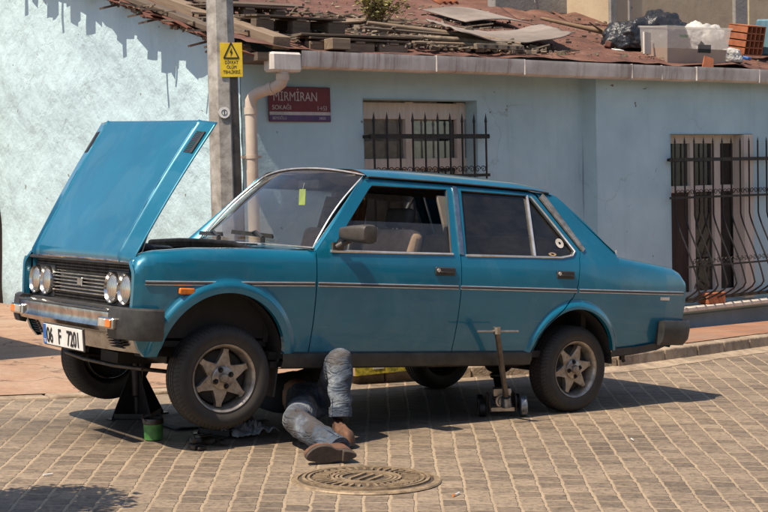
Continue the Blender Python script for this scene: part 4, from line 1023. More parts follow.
# ------------------------------------------------------------------ things under and beside the car
def leather_shoe(parent, M4, length=.29):
    # sole in local xy (toe +x), up +z
    so = []
    n = 28
    for k in range(n):
        a = 2*PI*k/n; x = math.cos(a); y = math.sin(a)
        wd = .048 if x > 0 else .036; wx = (x*.145); wy = y*wd*(1-.12*(x < -.2))
        so.append((wx, wy+.012*(x > 0)*math.sin(PI*max(0, x))))
    q = MB(); q.prism(so, 0, .018, lambda u, v, w: M4 @ Vector((u, v, w)))
    q.prism([(u, v) for u, v in so if u < -.045], -.020, .0, lambda u, v, w: M4 @ Vector((u, v, w)))
    q.build('sole', 'sole', parent, .004, 40, seg=2)
    q = MB(); lev = 9
    vs = []
    for i in range(lev+1):
        t = i/lev
        for u, v in so:
            x = u; y = v
            top = .055+.05*max(0, min(1, (-u+.02)/.12)) # instep height
            z = .018+top*math.sin(t*PI/2)
            sh = 1-.62*t**2.2 if u > 0 else 1-.28*t**2
            xx = x*(1-.22*t**2) if x > 0 else x*(1-.10*t)-0.0
            vs.append(M4 @ Vector((xx, y*sh, z)))
    q.add(vs, [(i*n+k, i*n+(k+1) % n, (i+1)*n+(k+1) % n, (i+1)*n+k) for i in range(lev) for k in range(n)]+[tuple(lev*n+k for k in range(n))])
    q.build('shoe_upper', 'shoe', parent, smooth=50)
    q = MB()
    for k in range(4):
        u = .05-.025*k; z = .018+(.055+.05*max(0, min(1, (-u+.02)/.12)))*.97+.002
        q.tube([M4 @ Vector((u, -.022, z-.012)), M4 @ Vector((u-.004, 0, z)), M4 @ Vector((u, .022, z-.012))], .0022, 5)
    q.build('shoelace', 'sole', parent)
def skin_obj(name, verts, edges, radii, mat, parent, sub=2, root=0):
    me = bpy.data.meshes.new(name); me.from_pydata(verts, edges, []); o = bpy.data.objects.new(name, me); COL.objects.link(o)
    md = o.modifiers.new('skin', 'SKIN'); md.use_smooth_shade = True
    for i, r in enumerate(radii):
        sv = me.skin_vertices[0].data[i]; sv.radius = (r, r) if not isinstance(r, tuple) else r; sv.use_root = (i == root)
    s = o.modifiers.new('sub', 'SUBSURF'); s.levels = sub; s.render_levels = sub
    dg = bpy.context.evaluated_depsgraph_get(); me2 = bpy.data.meshes.new_from_object(o.evaluated_get(dg))
    bpy.data.objects.remove(o); me2.name = name; me2.materials.clear(); me2.materials.append(M[mat]); me2.shade_smooth()
    for p in me2.polygons: p.material_index = 0
    ob = bpy.data.objects.new(name, me2); COL.objects.link(ob)
    if parent is not None: ob.parent = parent
    return ob
G = gz(3.9)
person = empty('person', (0, 0, 0), None, 'person lying under the car in faded jeans and brown shoes, one knee up', 'person')
hipL = Vector((4.17, 6.37, G+.16)); hipR = Vector((4.01, 6.38, G+.13)); pel = Vector((4.12, 6.50, G+.14))
kneeU = Vector((4.005, 6.005, .535)); ankU = Vector((3.965, 5.945, G+.125))
kneeD = Vector((3.71, 6.00, G+.14)); ankD = Vector((3.700, 5.59, G+.064))
chest = Vector((4.16, 6.85, G+.16)); neck = Vector((4.18, 7.12, G+.16)); head = Vector((4.20, 7.27, G+.17)); crown = Vector((4.21, 7.36, G+.18))
shL = Vector((4.33, 7.02, G+.15)); shR = Vector((4.0, 7.02, G+.15)); elL = Vector((4.46, 6.86, G+.26)); elR = Vector((3.85, 6.86, G+.26)); waL = Vector((4.35, 7.0, G+.40)); waR = Vector((3.98, 7.0, G+.40))
BV = [pel, hipL, hipR, kneeU, ankU, kneeD, ankD, chest, neck, head, crown, shL, shR, elL, elR, waL, waR]
BE = [(0, 1), (0, 2), (1, 3), (3, 4), (2, 5), (5, 6), (0, 7), (7, 8), (8, 9), (9, 10), (7, 11), (7, 12), (11, 13), (12, 14), (13, 15), (14, 16)]
BR = [.085, .060, .060, .052, .036, .052, .036, .125, .055, .082, .06, .055, .055, .04, .04, .027, .027]
# hands: palm then four fingers and a thumb
for wi, sgn in ((15, 1), (16, -1)):
    w_ = BV[wi]; n0 = len(BV); BV.append(w_+Vector((0, .03, .06))); BE.append((wi, n0)); BR.append(.028)
    for fi in range(4):
        base = w_+Vector((sgn*(-.024+.016*fi), .035, .10)); a = len(BV)
        L = (.030, .036, .034, .026)[fi]
        BV += [base, base+Vector((0, .018, L)), base+Vector((0, .045, L*1.4))]; BE += [(n0, a), (a, a+1), (a+1, a+2)]; BR += [.0095, .0085, .007]
    a = len(BV); BV += [w_+Vector((-sgn*.035, .045, .055)), w_+Vector((-sgn*.045, .065, .085))]; BE += [(n0, a), (a, a+1)]; BR += [.011, .009]
body = skin_obj('body', [tuple(v) for v in BV], BE, BR, 'skin', person, 2)
q = MB(); 
for sx_ in (-1, 1): q.lathe([(0, .012), (.010, .008), (.013, 0)], 10, (head.x+sx_*.03, head.y+.01, head.z+.072), 'Z')
q.build('eyes', 'white_paint', person); q = MB(); q.tube([head+Vector((0, .0, .075)), head+Vector((0, -.03, .098)), head+Vector((0, -.04, .08))], [.008, .013, .008], 8); q.build('nose', 'skin', person, smooth=60)
q = MB(); q.bar(head+Vector((-.025, -.06, .068)), head+Vector((.025, -.06, .068)), .01, .008); q.build('mouth', 'seat', person, .003)
q = MB(); q.lathe([(0, .09), (.05, .085), (.085, .05), (.092, .0), (.08, -.03)], 20, crown-Vector((0, .03, 0)), 'Y'); q.build('hair', 'hair', person, smooth=60)
skin_obj('shirt', [tuple(pel+Vector((.01, .10, .01))), tuple(chest), tuple(neck-Vector((0, .06, 0))), tuple(shL), tuple(shR), tuple(elL), tuple(elR), tuple(waL), tuple(waR)], [(0, 1), (1, 2), (1, 3), (1, 4), (3, 5), (4, 6), (5, 7), (6, 8)], [.150, .155, .08, .075, .075, .058, .058, .040, .040], 'shirt', person)
def lerp(a, b, t): return a+(b-a)*t
def leg(h, k, a, flare_=0, bend=Vector((0, 0, 0))):
    pts = [h, lerp(h, k, .5)+bend, k-(k-h).normalized()*.05, k, lerp(k, a, .12), lerp(k, a, .5), lerp(k, a, .85), a+(a-k).normalized()*.005]
    return pts, [.090, .080, .072, .068, .068, .066, .060, .060]
p1, r1 = leg(hipL, kneeU, ankU+Vector((.002, .012, .035))); p2, r2 = leg(hipR, kneeD, ankD)
V_ = [pel]+p1+p2+[pel+Vector((.01, .12, .01))]; E_ = [(0, 1)]+[(i, i+1) for i in range(1, 8)]+[(0, 9)]+[(i, i+1) for i in range(9, 16)]+[(0, 17)]
jeans = skin_obj('jeans', [tuple(v) for v in V_], E_, [.130]+r1+r2+[.125], 'denim', person, 3)
tex = None
for pts_, o_ in ((p1, Vector((-.064, -.012, 0))), (p2, Vector((-.01, -.02, .062)))):
    q = MB(); q.tube([p_+o_ for p_ in pts_[2:]], .0028, 5); q.build('leg_seam', 'denim', person, smooth=60)
for v in jeans.data.vertices:   # creases
    c = v.co; n_ = v.normal; s1 = (1-2*abs(noise.noise(Vector((c.x*7+3, c.y*7, c.z*15)))))*.009+noise.noise(Vector((c.x*24, c.y*24, c.z*34)))*.003
    v.co = c+n_*s1
def shoe_matrix(heel, toe, up):
    x = (toe-heel).normalized(); z = (up-x*up.dot(x)).normalized(); y = z.cross(x)
    m = Matrix((x, y, z)).transposed().to_4x4(); m.translation = (heel+toe)/2; return m
leather_shoe(person, shoe_matrix(Vector((3.975, 6.03, G+.018)), Vector((3.885, 5.765, G+.018)), Vector((0, 0, 1))))
leather_shoe(person, shoe_matrix(Vector((3.715, 5.440, G+.052)), Vector((3.45, 5.500, G+.060)), Vector((.46, .80, .16))) @ Matrix.Diagonal((.88, 1, 1, 1)), .29)
for a_, k_ in ((ankU+Vector((.002, .012, .035)), kneeU), (ankD, kneeD)):
    d = (a_-k_).normalized(); q = MB(); q.lathe([(.046, -.03), (.061, -.028), (.062, 0), (.060, .022), (.040, .024), (.0, .02)], 24, (0, 0, 0), 'Z'); cu_ = q.build('rolled_cuff', 'denim', person, smooth=50); cu_.matrix_local = Matrix.Translation(a_) @ d.to_track_quat('Z', 'Y').to_matrix().to_4x4()
    d = (a_-k_).normalized(); q = MB(); q.tube([a_-d*.03, a_+d*.03], .040, 14); q.build('sock', 'black_paint', person, smooth=60)

# axle stands
def axle_stand(loc, rz, label, hgt=.40):
    e = empty('axle_stand', loc, (0, 0, rz), label, 'axle stand', 'axle stands under the front of the car')
    for k in range(4):
        a = PI/4+k*PI/2; d_ = Vector((math.cos(a), math.sin(a), 0)); n_ = Vector((-math.sin(a), math.cos(a), 0))
        q = MB(); q.prism([(.018, .0), (.165, .0), (.170, .012), (.040, .275), (.018, .275)], -.003, .003, lambda u, v, w: d_*u+n_*w+Vector((0, 0, v)))
        q.box(d_*.165+Vector((0, 0, .004)), (.05, .06, .008), Rz(a)); q.build('leg', 'black_metal', e, .001)
        a2 = a+PI/2; p0 = Vector((math.cos(a), math.sin(a), 0))*.155; p1 = Vector((math.cos(a2), math.sin(a2), 0))*.155
        MB().bar(p0+Vector((0, 0, .02)), p1+Vector((0, 0, .02)), .006, .028).build('base_rail', 'black_metal', e)
    MB().lathe([(.027, .12), (.036, .13), (.036, .28), (.027, .285)], 16, axis='Z').build('collar', 'black_metal', e, smooth=40)
    MB().tube([(0, 0, .0), (0, 0, hgt-.03)], .024, 12).build('ratchet_post', 'black_metal', e, smooth=40)
    q = MB(); q.box((0, 0, hgt-.025), (.10, .045, .02)); q.box((.045, 0, hgt-.005), (.015, .045, .03)); q.box((-.045, 0, hgt-.005), (.015, .045, .03)); q.build('saddle', 'black_metal', e, .004)
    return e
axle_stand((3.46, 7.35, gz(3.46)+.004), .62+.2, 'black steel axle stand standing in the open behind the small green tin')
axle_stand((3.62, 6.55, gz(3.62)+.004), .3, 'black steel axle stand mostly hidden behind the raised near front tyre')
# trolley jack
tj = empty('trolley_jack', (5.42, 6.36, gz(5.42)+.004), (0, 0, -.62), 'greasy trolley jack with upright tee handle under the sill', 'jack')
q = MB(); 
for s_ in (-1, 1):
    q.prism([(-.17, .03), (.20, .03), (.20, .07), (.02, .13), (-.14, .13), (-.17, .09)], s_*.080-.005, s_*.080+.005, lambda u, v, w: (w, u, v))
q.build('side_frame', 'oily', tj, .003)
q = MB(); q.tube([(0, -.13, .092), (0, .06, .092)], .045, 18); q.tube([(0, -.15, .092), (0, -.13, .092)], .030, 12); q.box((0, -.09, .145), (.11, .07, .05)); q.box((0, -.12, .045), (.15, .05, .03)); q.build('hydraulic_ram', 'steel', tj, .004, 40)
q = MB(); q.bar((0, -.08, .10), (0, .18, .20), .06, .03); q.lathe([(0, .22), (.045, .22), (.05, .21), (.045, .19), (0, .19)], 20, (0, .19, 0), 'Z'); q.build('lifting_arm', 'black_metal', tj, .004, 40)
for (x_, y_, r_) in ((-.125, -.13, .050), (.125, -.13, .062), (-.115, .17, .045), (.115, .17, .045)):
    q = MB(); q.lathe([(0, -.016), (r_-.008, -.022), (r_, -.015), (r_, .015), (r_-.008, .022), (0, .022)], 24, (x_, y_, r_), 'X'); q.build('castor_wheel', 'jack_red' if x_ > 0 and y_ < 0 else 'black_metal', tj, smooth=40)
inv = Matrix.LocRotScale(Vector(tj.location), tj.rotation_euler, None).inverted()
tb = inv @ Vector((5.30, 6.17, .165)); tt = inv @ Vector((5.078, 5.98, .590)); l_ = inv @ Vector((4.935, 5.98, .597)); r_ = inv @ Vector((5.240, 5.98, .572))
q = MB(); q.tube([tb, tt], .017, 12); q.build('handle_socket', 'dull_steel', tj, smooth=40)
q = MB(); q.tube([l_, r_], .0065, 10); q.build('tee_bar', 'steel', tj, smooth=40)
q = MB(); d_ = (tt-tb).normalized(); q.lathe([(.012, -.02), (.022, -.02), (.022, .02), (.012, .02)], 16, tt, 'Z'); q.build('socket_end', 'steel', tj, smooth=40)
q = MB(); q.tube([inv @ Vector((5.32, 6.19, .10)), tb+(tb-tt)*.02], [.034, .028], 14); q.build('handle_yoke', 'jack_red', tj, smooth=40)
# green tin
tin = empty('paint_tin', (3.175, 6.56, gz(3.175)+.004), (0, 0, .4), 'small green tin with a blackened rim beside the raised tyre', 'tin')
q = MB(); q.lathe([(0, .002), (.047, .002), (.049, .004), (.052, .085)], 32, axis='Z'); q.build('tin_body', 'green_paint', tin, smooth=40)
q = MB(); q.lathe([(.052, .085), (.056, .088), (.056, .112), (.054, .115), (.048, .112), (.048, .09), (0, .088)], 32, axis='Z'); q.build('rim_band', 'oily', tin, smooth=40)
q = MB(); q.tube([(-.056, 0, .105), (-.075, .01, .13), (-.05, .03, .14), (.0, .05, .125)], .0025, 6); q.build('wire_handle', 'oily', tin)
# brake caliper
bc = empty('brake_caliper', (3.30, 6.22, gz(3.30)+.004), (0, 0, .5), 'rusty greasy brake caliper lying on the setts by the front tyre', 'brake part')
q = MB(); 
pl_ = []
for k in range(30):
    a = PI*1.0*k/29; pl_.append((.125*math.cos(a), .085*math.sin(a)-.02))
for k in range(20):
    a = PI*(1-k/19); pl_.append((.055*math.cos(a), .035*math.sin(a)-.02))
q.prism(pl_, .004, .03, lambda u, v, w: (u, v, w)); q.build('bracket', 'oily', bc, .004, 40)
q = MB(); q.lathe([(0, .055), (.028, .055), (.032, .05), (.034, .03)], 18, (-.04, .03, 0), 'Z'); q.tube([(-.10, .0, .045), (-.01, .07, .05)], .013, 10); q.tube([(.03, .07, .04), (.10, .02, .04)], .010, 10); q.build('piston_housing', 'oily', bc, .002, 40)
MB().box((.075, -.055, .014), (.06, .028, .02), Rz(.6)).build('brake_pad', 'black_metal', bc, .003); MB().box((-.10, -.045, .012), (.05, .025, .016), Rz(-.5)).build('brake_pad', 'black_metal', bc, .003)
# ground mat under the stands
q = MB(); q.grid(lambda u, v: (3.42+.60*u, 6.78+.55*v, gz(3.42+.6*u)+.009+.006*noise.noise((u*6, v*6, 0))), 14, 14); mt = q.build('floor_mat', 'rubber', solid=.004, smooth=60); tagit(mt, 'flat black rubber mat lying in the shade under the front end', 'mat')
# crumpled rag
q = MB(); q.grid(lambda u, v: (3.56+.26*u, 6.34+.24*v, gz(3.6)+.012+.05*abs(noise.noise((u*4+3, v*4, 1)))+.05*math.sin(PI*u)*math.sin(PI*v)*abs(noise.noise((u*9, v*9, 4)))*2), 30, 24); tagit(q.build('rag', 'rag', smooth=80, solid=.003), 'crumpled grey rag on the ground between the tyre and the jeans', 'rag')
# fruit box at the kerb
fb = empty('fruit_box', (5.66, 8.07, gz(5.3)+kh(5.3)+.006), (0, 0, -.10), 'yellow printed cardboard fruit box seen beneath the car', 'box')
MB().box((.0, -.13, .065), (.42, .006, .12)).build('printed_side', 'box_yellow', fb); MB().box((0, .13, .055), (.42, .006, .10)).build('printed_side', 'box_yellow', fb)
q = MB(); q.box((-.21, 0, .055), (.006, .26, .10)); q.box((.21, 0, .055), (.006, .26, .10)); q.box((0, 0, .006), (.42, .26, .006)); q.box((.0, .0, .05), (.006, .25, .09)); q.box((-.1, 0, .05), (.006, .25, .09), Rz(.4)); q.build('box_tray', 'card', fb)
MB().box((-.02, -.1345, .07), (.09, .002, .06)).build('white_panel', 'white_paint', fb)
q = MB(); q.grid(lambda u, v: (.24+.20*u, -.13+.26*v, .02+.13*u+.01*math.sin(6*v)), 6, 6); q.build('flap', 'box_yellow', fb, solid=.003)
# cigarette ends and paper
for i, (x_, y_, rz_, lb) in enumerate(((3.616, 4.557, .5, 'cigarette end lying on the setts right of the manhole'), (2.30, 5.90, .2, 'tiny white scrap on the setts near the left edge'), (5.35, 5.18, 1.0, 'tiny white scrap on the lit setts beyond the jack'))):
    e = empty('cigarette_end', (x_, y_, gz(x_)+.008), (0, math.atan(SLOPE), rz_), lb, 'litter', 'litter on the road')
    MB().tube([(0, 0, 0), (.05, 0, 0)], .004, 8).build('paper', 'white_paint', e)
    if i == 0: MB().tube([(-.025, 0, 0), (0, 0, 0)], .0042, 8).build('filter', 'orange', e)

# ------------------------------------------------------------------ the house
SLR = .288; ZE = 2.63
def zroof(y): return ZE+SLR*(y-10.25)
house = empty('corner_house', (CX, VF, gz(CX)), None, 'low pale blue plastered corner house with rusty red roof and white gutter', 'house')
hoff = (-CX, -VF, -gz(CX))
def H(mb, name, mat, **k): return mb.build(name, mat, house, off=hoff, **k)
# facade with two real openings; left part at VF, right part stands 0.2 m forward from X=10.2
W1 = (7.40, 8.79, .95, 2.245); W2 = (11.38, 12.76, .0, 1.905)
VR = VF-.2; XS = 10.25
def wall_with_hole(b_, x0, x1, z0, z1, hole, y, depth):
    hx0, hx1, hz0, hz1 = hole
    def quad(a, c, d, e):   # x0,x1,z0,z1
        nx = max(1, int((c-a)/.15)); nz = max(1, int((e-d)/.15))
        b_.grid(lambda u, v: (a+(c-a)*u, y+.012*noise.noise(((a+(c-a)*u)*1.2, 3, (d+(e-d)*v)*1.2)), d+(e-d)*v), nx, nz)
    quad(x0, hx0, z0, z1); quad(hx1, x1, z0, z1); quad(hx0, hx1, z0, hz0); quad(hx0, hx1, hz1, z1)
    for s in ((hx0, hz0, hx0, hz1), (hx1, hz0, hx1, hz1), (hx0, hz0, hx1, hz0), (hx0, hz1, hx1, hz1)):
        b_.add([(s[0], y-.008, s[1]), (s[2], y-.008, s[3]), (s[2], y+depth, s[3]), (s[0], y+depth, s[1])], [(0, 1, 2, 3)])
b_ = MB(); wall_with_hole(b_, CX, XS, -.5, 2.62, W1, VF, .28); H(b_, 'front_wall', 'plaster_facade', smooth=40)
b_ = MB(); wall_with_hole(b_, XS, 19.5, -1.2, 2.62, W2, VR, .25)
b_.add([(XS, VF, -.6), (XS, VR-.004, -.6), (XS, VR-.004, 2.6), (XS, VF, 2.6)], [(0, 1, 2, 3)])
H(b_, 'front_wall', 'plaster_facade', smooth=40)
b_ = MB(); b_.box((15.4, VR-.012, -.42), (8.4, .03, .62)); b_.box((10.9, VR-.012, -.42), (1.2, .03, .62)); H(b_, 'wall_plinth', 'base_band', bevel=.008)
b_ = MB()
b_.grid(lambda u, v: (CX+.035*noise.noise((1, (VF+8*u)*1.1, 5*v))+.012*noise.noise((2, (VF+8*u)*5, v*16)), VF+8.0*u, -.3+(zroof(VF+8*u)-.10+.3)*v), 110, 60)
H(b_, 'gable_wall', 'plaster_gable', smooth=60)
b_ = MB(); b_.box((13, 18.7, 1.2), (14, .2, 6)); b_.box((19.5, 14.6, 1.2), (.2, 8, 5)); H(b_, 'rear_wall', 'plaster_facade')
# roof sheet
b_ = MB()
def rf(u, v):
    x = CX-.10+13.6*u; y = 10.30+8.6*v; return (x, y, zroof(y)+.02+.045*noise.noise((x*1.3, y*1.3, 0))+.03*noise.noise((x*4, y*4, 2)))
b_.grid(rf, 130, 80); H(b_, 'roof', 'roof', smooth=60)
b_ = MB(); b_.box((CX+6.7, 10.42, 2.565), (13.5, .42, .07)); H(b_, 'soffit', 'wood_dark')
# broken tiles along the rake
b_ = MB(); random.seed(3); y = 10.35
while y < 18:
    w_ = random.uniform(.12, .30); pr_ = random.uniform(.12, .22)
    if random.random() < .18: pr_ *= .3
    z = zroof(y)-.02
    rr = Rx(math.atan(SLR)+random.uniform(-.12, .12)) @ Ry(random.uniform(-.1, .35)) @ Rz(random.uniform(-.3, .3))
    b_.box((CX-pr_*.5+.02, y, z+random.uniform(-.035, .02)), (pr_+.14, w_, .014), rr); y += w_*random.uniform(.55, 1.0)
H(b_, 'rake_tiles', 'rust_tile')
b_ = MB(); random.seed(9)
for k in range(360):
    y = random.uniform(10.4, 18); z = zroof(y)-.045+random.uniform(-.05, .03); s_ = random.uniform(.015, .05)
    b_.box((CX-.02+random.uniform(-.035, .03), y, z), (s_, s_*1.4, s_*.7), Rz(random.random()*3) @ Rx(random.random()*3))
mc_ = H(b_, 'mortar_crumbs', 'debris'); tagit(mc_, kind='stuff')
# hanging splinters that cast the ragged shadow
for (y, L, w_) in ((10.72, .22, .05), (10.80, .10, .05), (11.02, .26, .04), (12.02, .12, .20), (12.3, .05, .2), (12.9, .20, .10), (13.7, .12, .24), (14.5, .22, .06), (14.8, .08, .3), (15.6, .2, .12)):
    b_ = MB(); b_.box((CX-.10, y, zroof(y)-.05-L*.15), (.22+L*.6, w_, .02), Ry(-.25)); H(b_, 'broken_batten', 'wood_dark')
mc_.name = 'mortar_crumbs'
# gutter with joints
gut = MB(); x = CX+.42; jn = [6.45, 7.95, 9.05, 10.55, 11.0, 11.55, 12.6, 13.5, 15, 17, 19.6]
for i in range(len(jn)-1):
    a, c = jn[i]+.006, jn[i+1]-.006; dz = random.uniform(-.006, .006); dy = random.uniform(-.006, .006)
    gut.add([(X_, 10.17+dy+y_, z_+dz) for X_ in (a, c) for y_, z_ in ((.13, 2.60), (.13, 2.475), (.02, 2.475), (-.005, 2.49), (-.02, 2.58), (-.02, 2.625), (-.01, 2.625), (.0, 2.50), (.12, 2.49))],
            [(j, j+1, 9+j+1, 9+j) for j in range(8)])
g_ = H(gut, 'gutter', 'gutter', smooth=30)
for xj in jn[1:-1]: MB().box((xj, 10.216, 2.55), (.016, .138, .156)).build('gutter_joint', 'gutter', g_, off=hoff, bevel=.006)
# outlet box, swan neck and downpipe
b_ = MB(); b_.box((6.31, 10.24, 2.52), (.31, .16, .17)); g3 = b_.build('outlet_box', 'gutter', g_, off=hoff, bevel=.02)
dp = empty('downpipe', (0, 0, 0)); dp.parent = house; dp.location = (-CX, -VF, -gz(CX))
b_ = MB(); r_ = .052
b_.tube([(6.295, 10.22, 2.44), (6.295, 10.225, 2.38), (6.29, 10.245, 2.34), (6.272, 10.285, 2.315), (6.235, 10.36, 2.295), (6.18, 10.445, 2.27), (6.15, 10.485, 2.245), (6.13, 10.50, 2.20), (6.125, 10.50, 2.12), (6.125, 10.50, 1.0), (6.125, 10.50, -.0)], r_, 20)
b_.build('pipe_run', 'pipe', dp, smooth=60)
b_ = MB()
for p0, p1 in (((6.295, 10.22, 2.42), (6.295, 10.228, 2.37)), ((6.255, 10.32, 2.305), (6.235, 10.36, 2.295)), ((6.125, 10.50, 2.14), (6.125, 10.50, 2.08)), ((6.125, 10.5, 1.72), (6.125, 10.5, 1.69)), ((6.125, 10.5, .6), (6.125, 10.5, .57))):
    b_ = MB(); b_.tube([p0, p1], r_+.007, 20); b_.build('pipe_collar', 'pipe', dp, smooth=40)
MB().box((6.12, 10.54, 1.705), (.20, .08, .02)).build('wall_bracket', 'pipe', dp)

# windows
def window1():
    w = empty('casement_window', (0, 0, 0)); w.parent = house; w.location = (-CX, -VF, -gz(CX))
    x0, x1, z0, z1 = W1; y = VF+.20
    b_ = MB(); b_.box(((x0+x1)/2, y, z1-.10), (x1-x0, .06, .16)); b_.box(((x0+x1)/2, y, z0+.05), (x1-x0, .06, .10))
    for x in (x0+.03, (x0+x1)/2-.02, x1-.07): b_.box((x, y-.004, (z0+z1)/2), (.10 if x > x0+.1 else .06, .06, z1-z0-.02))
    b_.box(((x0+x1)/2, y-.002, 1.63), (x1-x0, .055, .10)); b_.build('window_frame', 'frame_wood', w, .004)
    b_ = MB()
    for a, c in ((x0+.09, (x0+x1)/2-.09), ((x0+x1)/2+.05, x1-.14)):
        b_.box(((a+c)/2, y+.01, 1.86), (c-a, .004, .38)); b_.box(((a+c)/2, y+.01, 1.25), (c-a, .004, .6))
    b_.build('pane', 'glass_house', w)
    b_ = MB(); b_.box(((x0+x1)/2, y+.035, (z0+z1)/2), (x1-x0, .006, z1-z0)); b_.build('net_curtain', 'lace_curtain', w)
    b_ = MB(); b_.box((x1-.22, y+.026, (z0+z1)/2), (.20, .006, z1-z0)); b_.build('dark_curtain', 'black_paint', w)
window1()
def window2():
    w = empty('casement_window', (0, 0, 0)); w.parent = house; w.location = (-CX, -VF, -gz(CX))
    x0, x1, z0, z1 = W2; y = VR+.16
    b_ = MB(); b_.box(((x0+x1)/2, y, z1-.05), (x1-x0, .07, .10)); b_.box(((x0+x1)/2, y, 1.29), (x1-x0, .07, .075)); b_.box(((x0+x1)/2, y, z0+.06), (x1-x0, .07, .12))
    for x, ww in ((x0+.02, .04), (x0+.50, .075), (x0+.92, .10), (x1-.06, .12)): b_.box((x, y-.004, (z0+z1)/2), (ww, .07, z1-z0-.01))
    b_.build('window_frame', 'frame_wood', w, .005)
    b_ = MB(); b_.box((x0+.25, y+.012, .65), (.42, .02, 1.2)); b_.build('shutter_panel', 'dark_wood', w)
    b_ = MB(); b_.box(((x0+x1)/2, y+.01, (z0+z1)/2), (x1-x0, .004, z1-z0)); b_.build('pane', 'glass_house', w)
    b_ = MB(); b_.grid(lambda u, v: (x0+.45+.85*u, y+.045+.014*math.sin(u*50), z0+1.85*v), 60, 2); b_.build('net_curtain', 'lace_curtain', w, smooth=60)
    b_ = MB(); b_.box((x0+.72, y+.022, .32), (.32, .008, .42)); b_.build('teal_cloth', 'teal_cloth', w)
    b_ = MB(); b_.box(((x0+x1)/2+.1, VR-.02, z0-.035), (x1-x0+.42, .30, .05)); b_.build('window_sill', 'frame_wood', w, .008)
    b_ = MB(); b_.box((x1-.09, VR+.06, (z0+z1)/2), (.16, .17, z1-z0-.01)); b_.build('jamb_lining', 'frame_wood', w)
window2()
tagit(MB().box((11.83+.16, VR-.04, .055), (.30, .16, .125)).build('clay_block', 'terra', bevel=.01), 'orange clay block on the window sill behind the iron bars', 'block')
# wrought iron grilles: things of their own
def scroll(c, r, sx, sz, turns=1.3, n=22):
    return [(c[0]+sx*math.cos(t*turns*2*PI)*r*(1-.75*t), c[1], c[2]+sz*math.sin(t*turns*2*PI)*r*(1-.75*t)) for t in [i/n for i in range(n+1)]]
g1 = empty('window_grille', (8.17, VF-.10, .9), None, 'black wrought iron grille with spear tips over the window beside the street sign', 'window grille', 'wrought iron window grilles')
goff = (-8.17, -(VF-.10), -.9)
yb = VF-.12
for k in range(10):
    x = 7.44+.152*k; MB().tube([(x, yb, 1.0), (x, yb, 2.02)], .010, 6).build('bar', 'black_metal', g1, off=goff)
    MB().add([(x-.02, yb, 2.03), (x, yb-.008, 2.03), (x+.02, yb, 2.03), (x, yb+.008, 2.03), (x, yb, 2.12), (x, yb, 1.99)], [(0, 1, 4), (1, 2, 4), (2, 3, 4), (3, 0, 4), (1, 0, 5), (2, 1, 5), (3, 2, 5), (0, 3, 5)]).build('spear_tip', 'black_metal', g1, off=goff)
b_ = MB(); b_.box((8.12, yb, 1.885), (1.46, .012, .045)); b_.box((8.12, yb, 1.50), (1.46, .012, .03)); b_.box((8.12, yb, 1.0), (1.46, .012, .03))
for x in (7.40, 8.84): b_.box((x, yb+.08, 1.885), (.02, .18, .03)); b_.box((x, yb+.08, 1.0), (.02, .18, .03))
b_.build('cross_rails', 'black_metal', g1, off=goff)
for k in range(9):
    c = 7.44+.152*(k+.5)
    for s_ in (-1, 1): MB().tube(scroll((c+s_*.038, yb, 1.56), .036, -s_, 1, 1.2), .0045, 5).build('scroll', 'black_metal', g1, off=goff)
g2_ = empty('window_grille', (12.3, VR-.1, 0), None, 'bellied black wrought iron grille over the tall window at right', 'window grille', 'wrought iron window grilles')
goff = (-12.3, -(VR-.1), 0)
def belly(z):   # how far the bars bulge out
    if z > 1.0: return .0
    t = (1.0-z)/.95; return .34*math.sin(min(1, t)*PI/2)**1.3 if t < .82 else .34*(1-(t-.82)/.18)**.7*1.0
xb = [11.38+.155*k for k in range(12)]
for x in xb:
    pth = [(x, VR-.07, 1.80), (x, VR-.07, 1.0)]+[(x, VR-.07-belly(z), z) for z in np.linspace(.95, .08, 18)]+[(x, VR-.07, .05)]
    MB().tube(pth, .010, 6).build('bar', 'black_metal', g2_, off=goff)
    MB().add([(x-.018, VR-.07, 1.81), (x, VR-.077, 1.81), (x+.018, VR-.07, 1.81), (x, VR-.063, 1.81), (x, VR-.07, 1.88), (x, VR-.07, 1.79)], [(0, 1, 4), (1, 2, 4), (2, 3, 4), (3, 0, 4), (1, 0, 5), (2, 1, 5), (3, 2, 5), (0, 3, 5)]).build('spear_tip', 'black_metal', g2_, off=goff)
b_ = MB(); b_.box((12.24, VR-.07, 1.62), (1.9, .012, .04)); b_.box((12.24, VR-.07, 1.20), (1.9, .012, .025)); b_.box((12.24, VR-.07, .06), (1.9, .03, .035)); b_.box((12.24, VR-.07-belly(.45), .45), (1.9, .012, .02))
for z in (1.62, .06):
    for x in (11.34, 13.1): b_.box((x, VR-.03, z), (.02, .1, .03))
b_.build('cross_rails', 'black_metal', g2_, off=goff)
for k in range(11):
    c = 11.38+.155*(k+.5)
    for s_ in (-1, 1):
        MB().tube(scroll((c+s_*.036, VR-.07, 1.255), .034, -s_, 1, 1.2), .0045, 5).build('scroll', 'black_metal', g2_, off=goff)
        MB().tube(scroll((c+s_*.036, VR-.07-belly(.5), .50), .032, -s_, 1, 1.2), .0045, 5).build('scroll', 'black_metal', g2_, off=goff)
b_ = MB()
for s_ in (1,):
    b_.tube(scroll((11.38, VR-.42, .22), .10, -1, 1, 1.3, 30), .008, 6); b_.tube([(11.38, VR-.42, .12), (11.38, VR-.3, .06), (11.38, VR-.1, .05)], .008, 6)
b_.build('side_scroll', 'black_metal', g2_, off=goff)
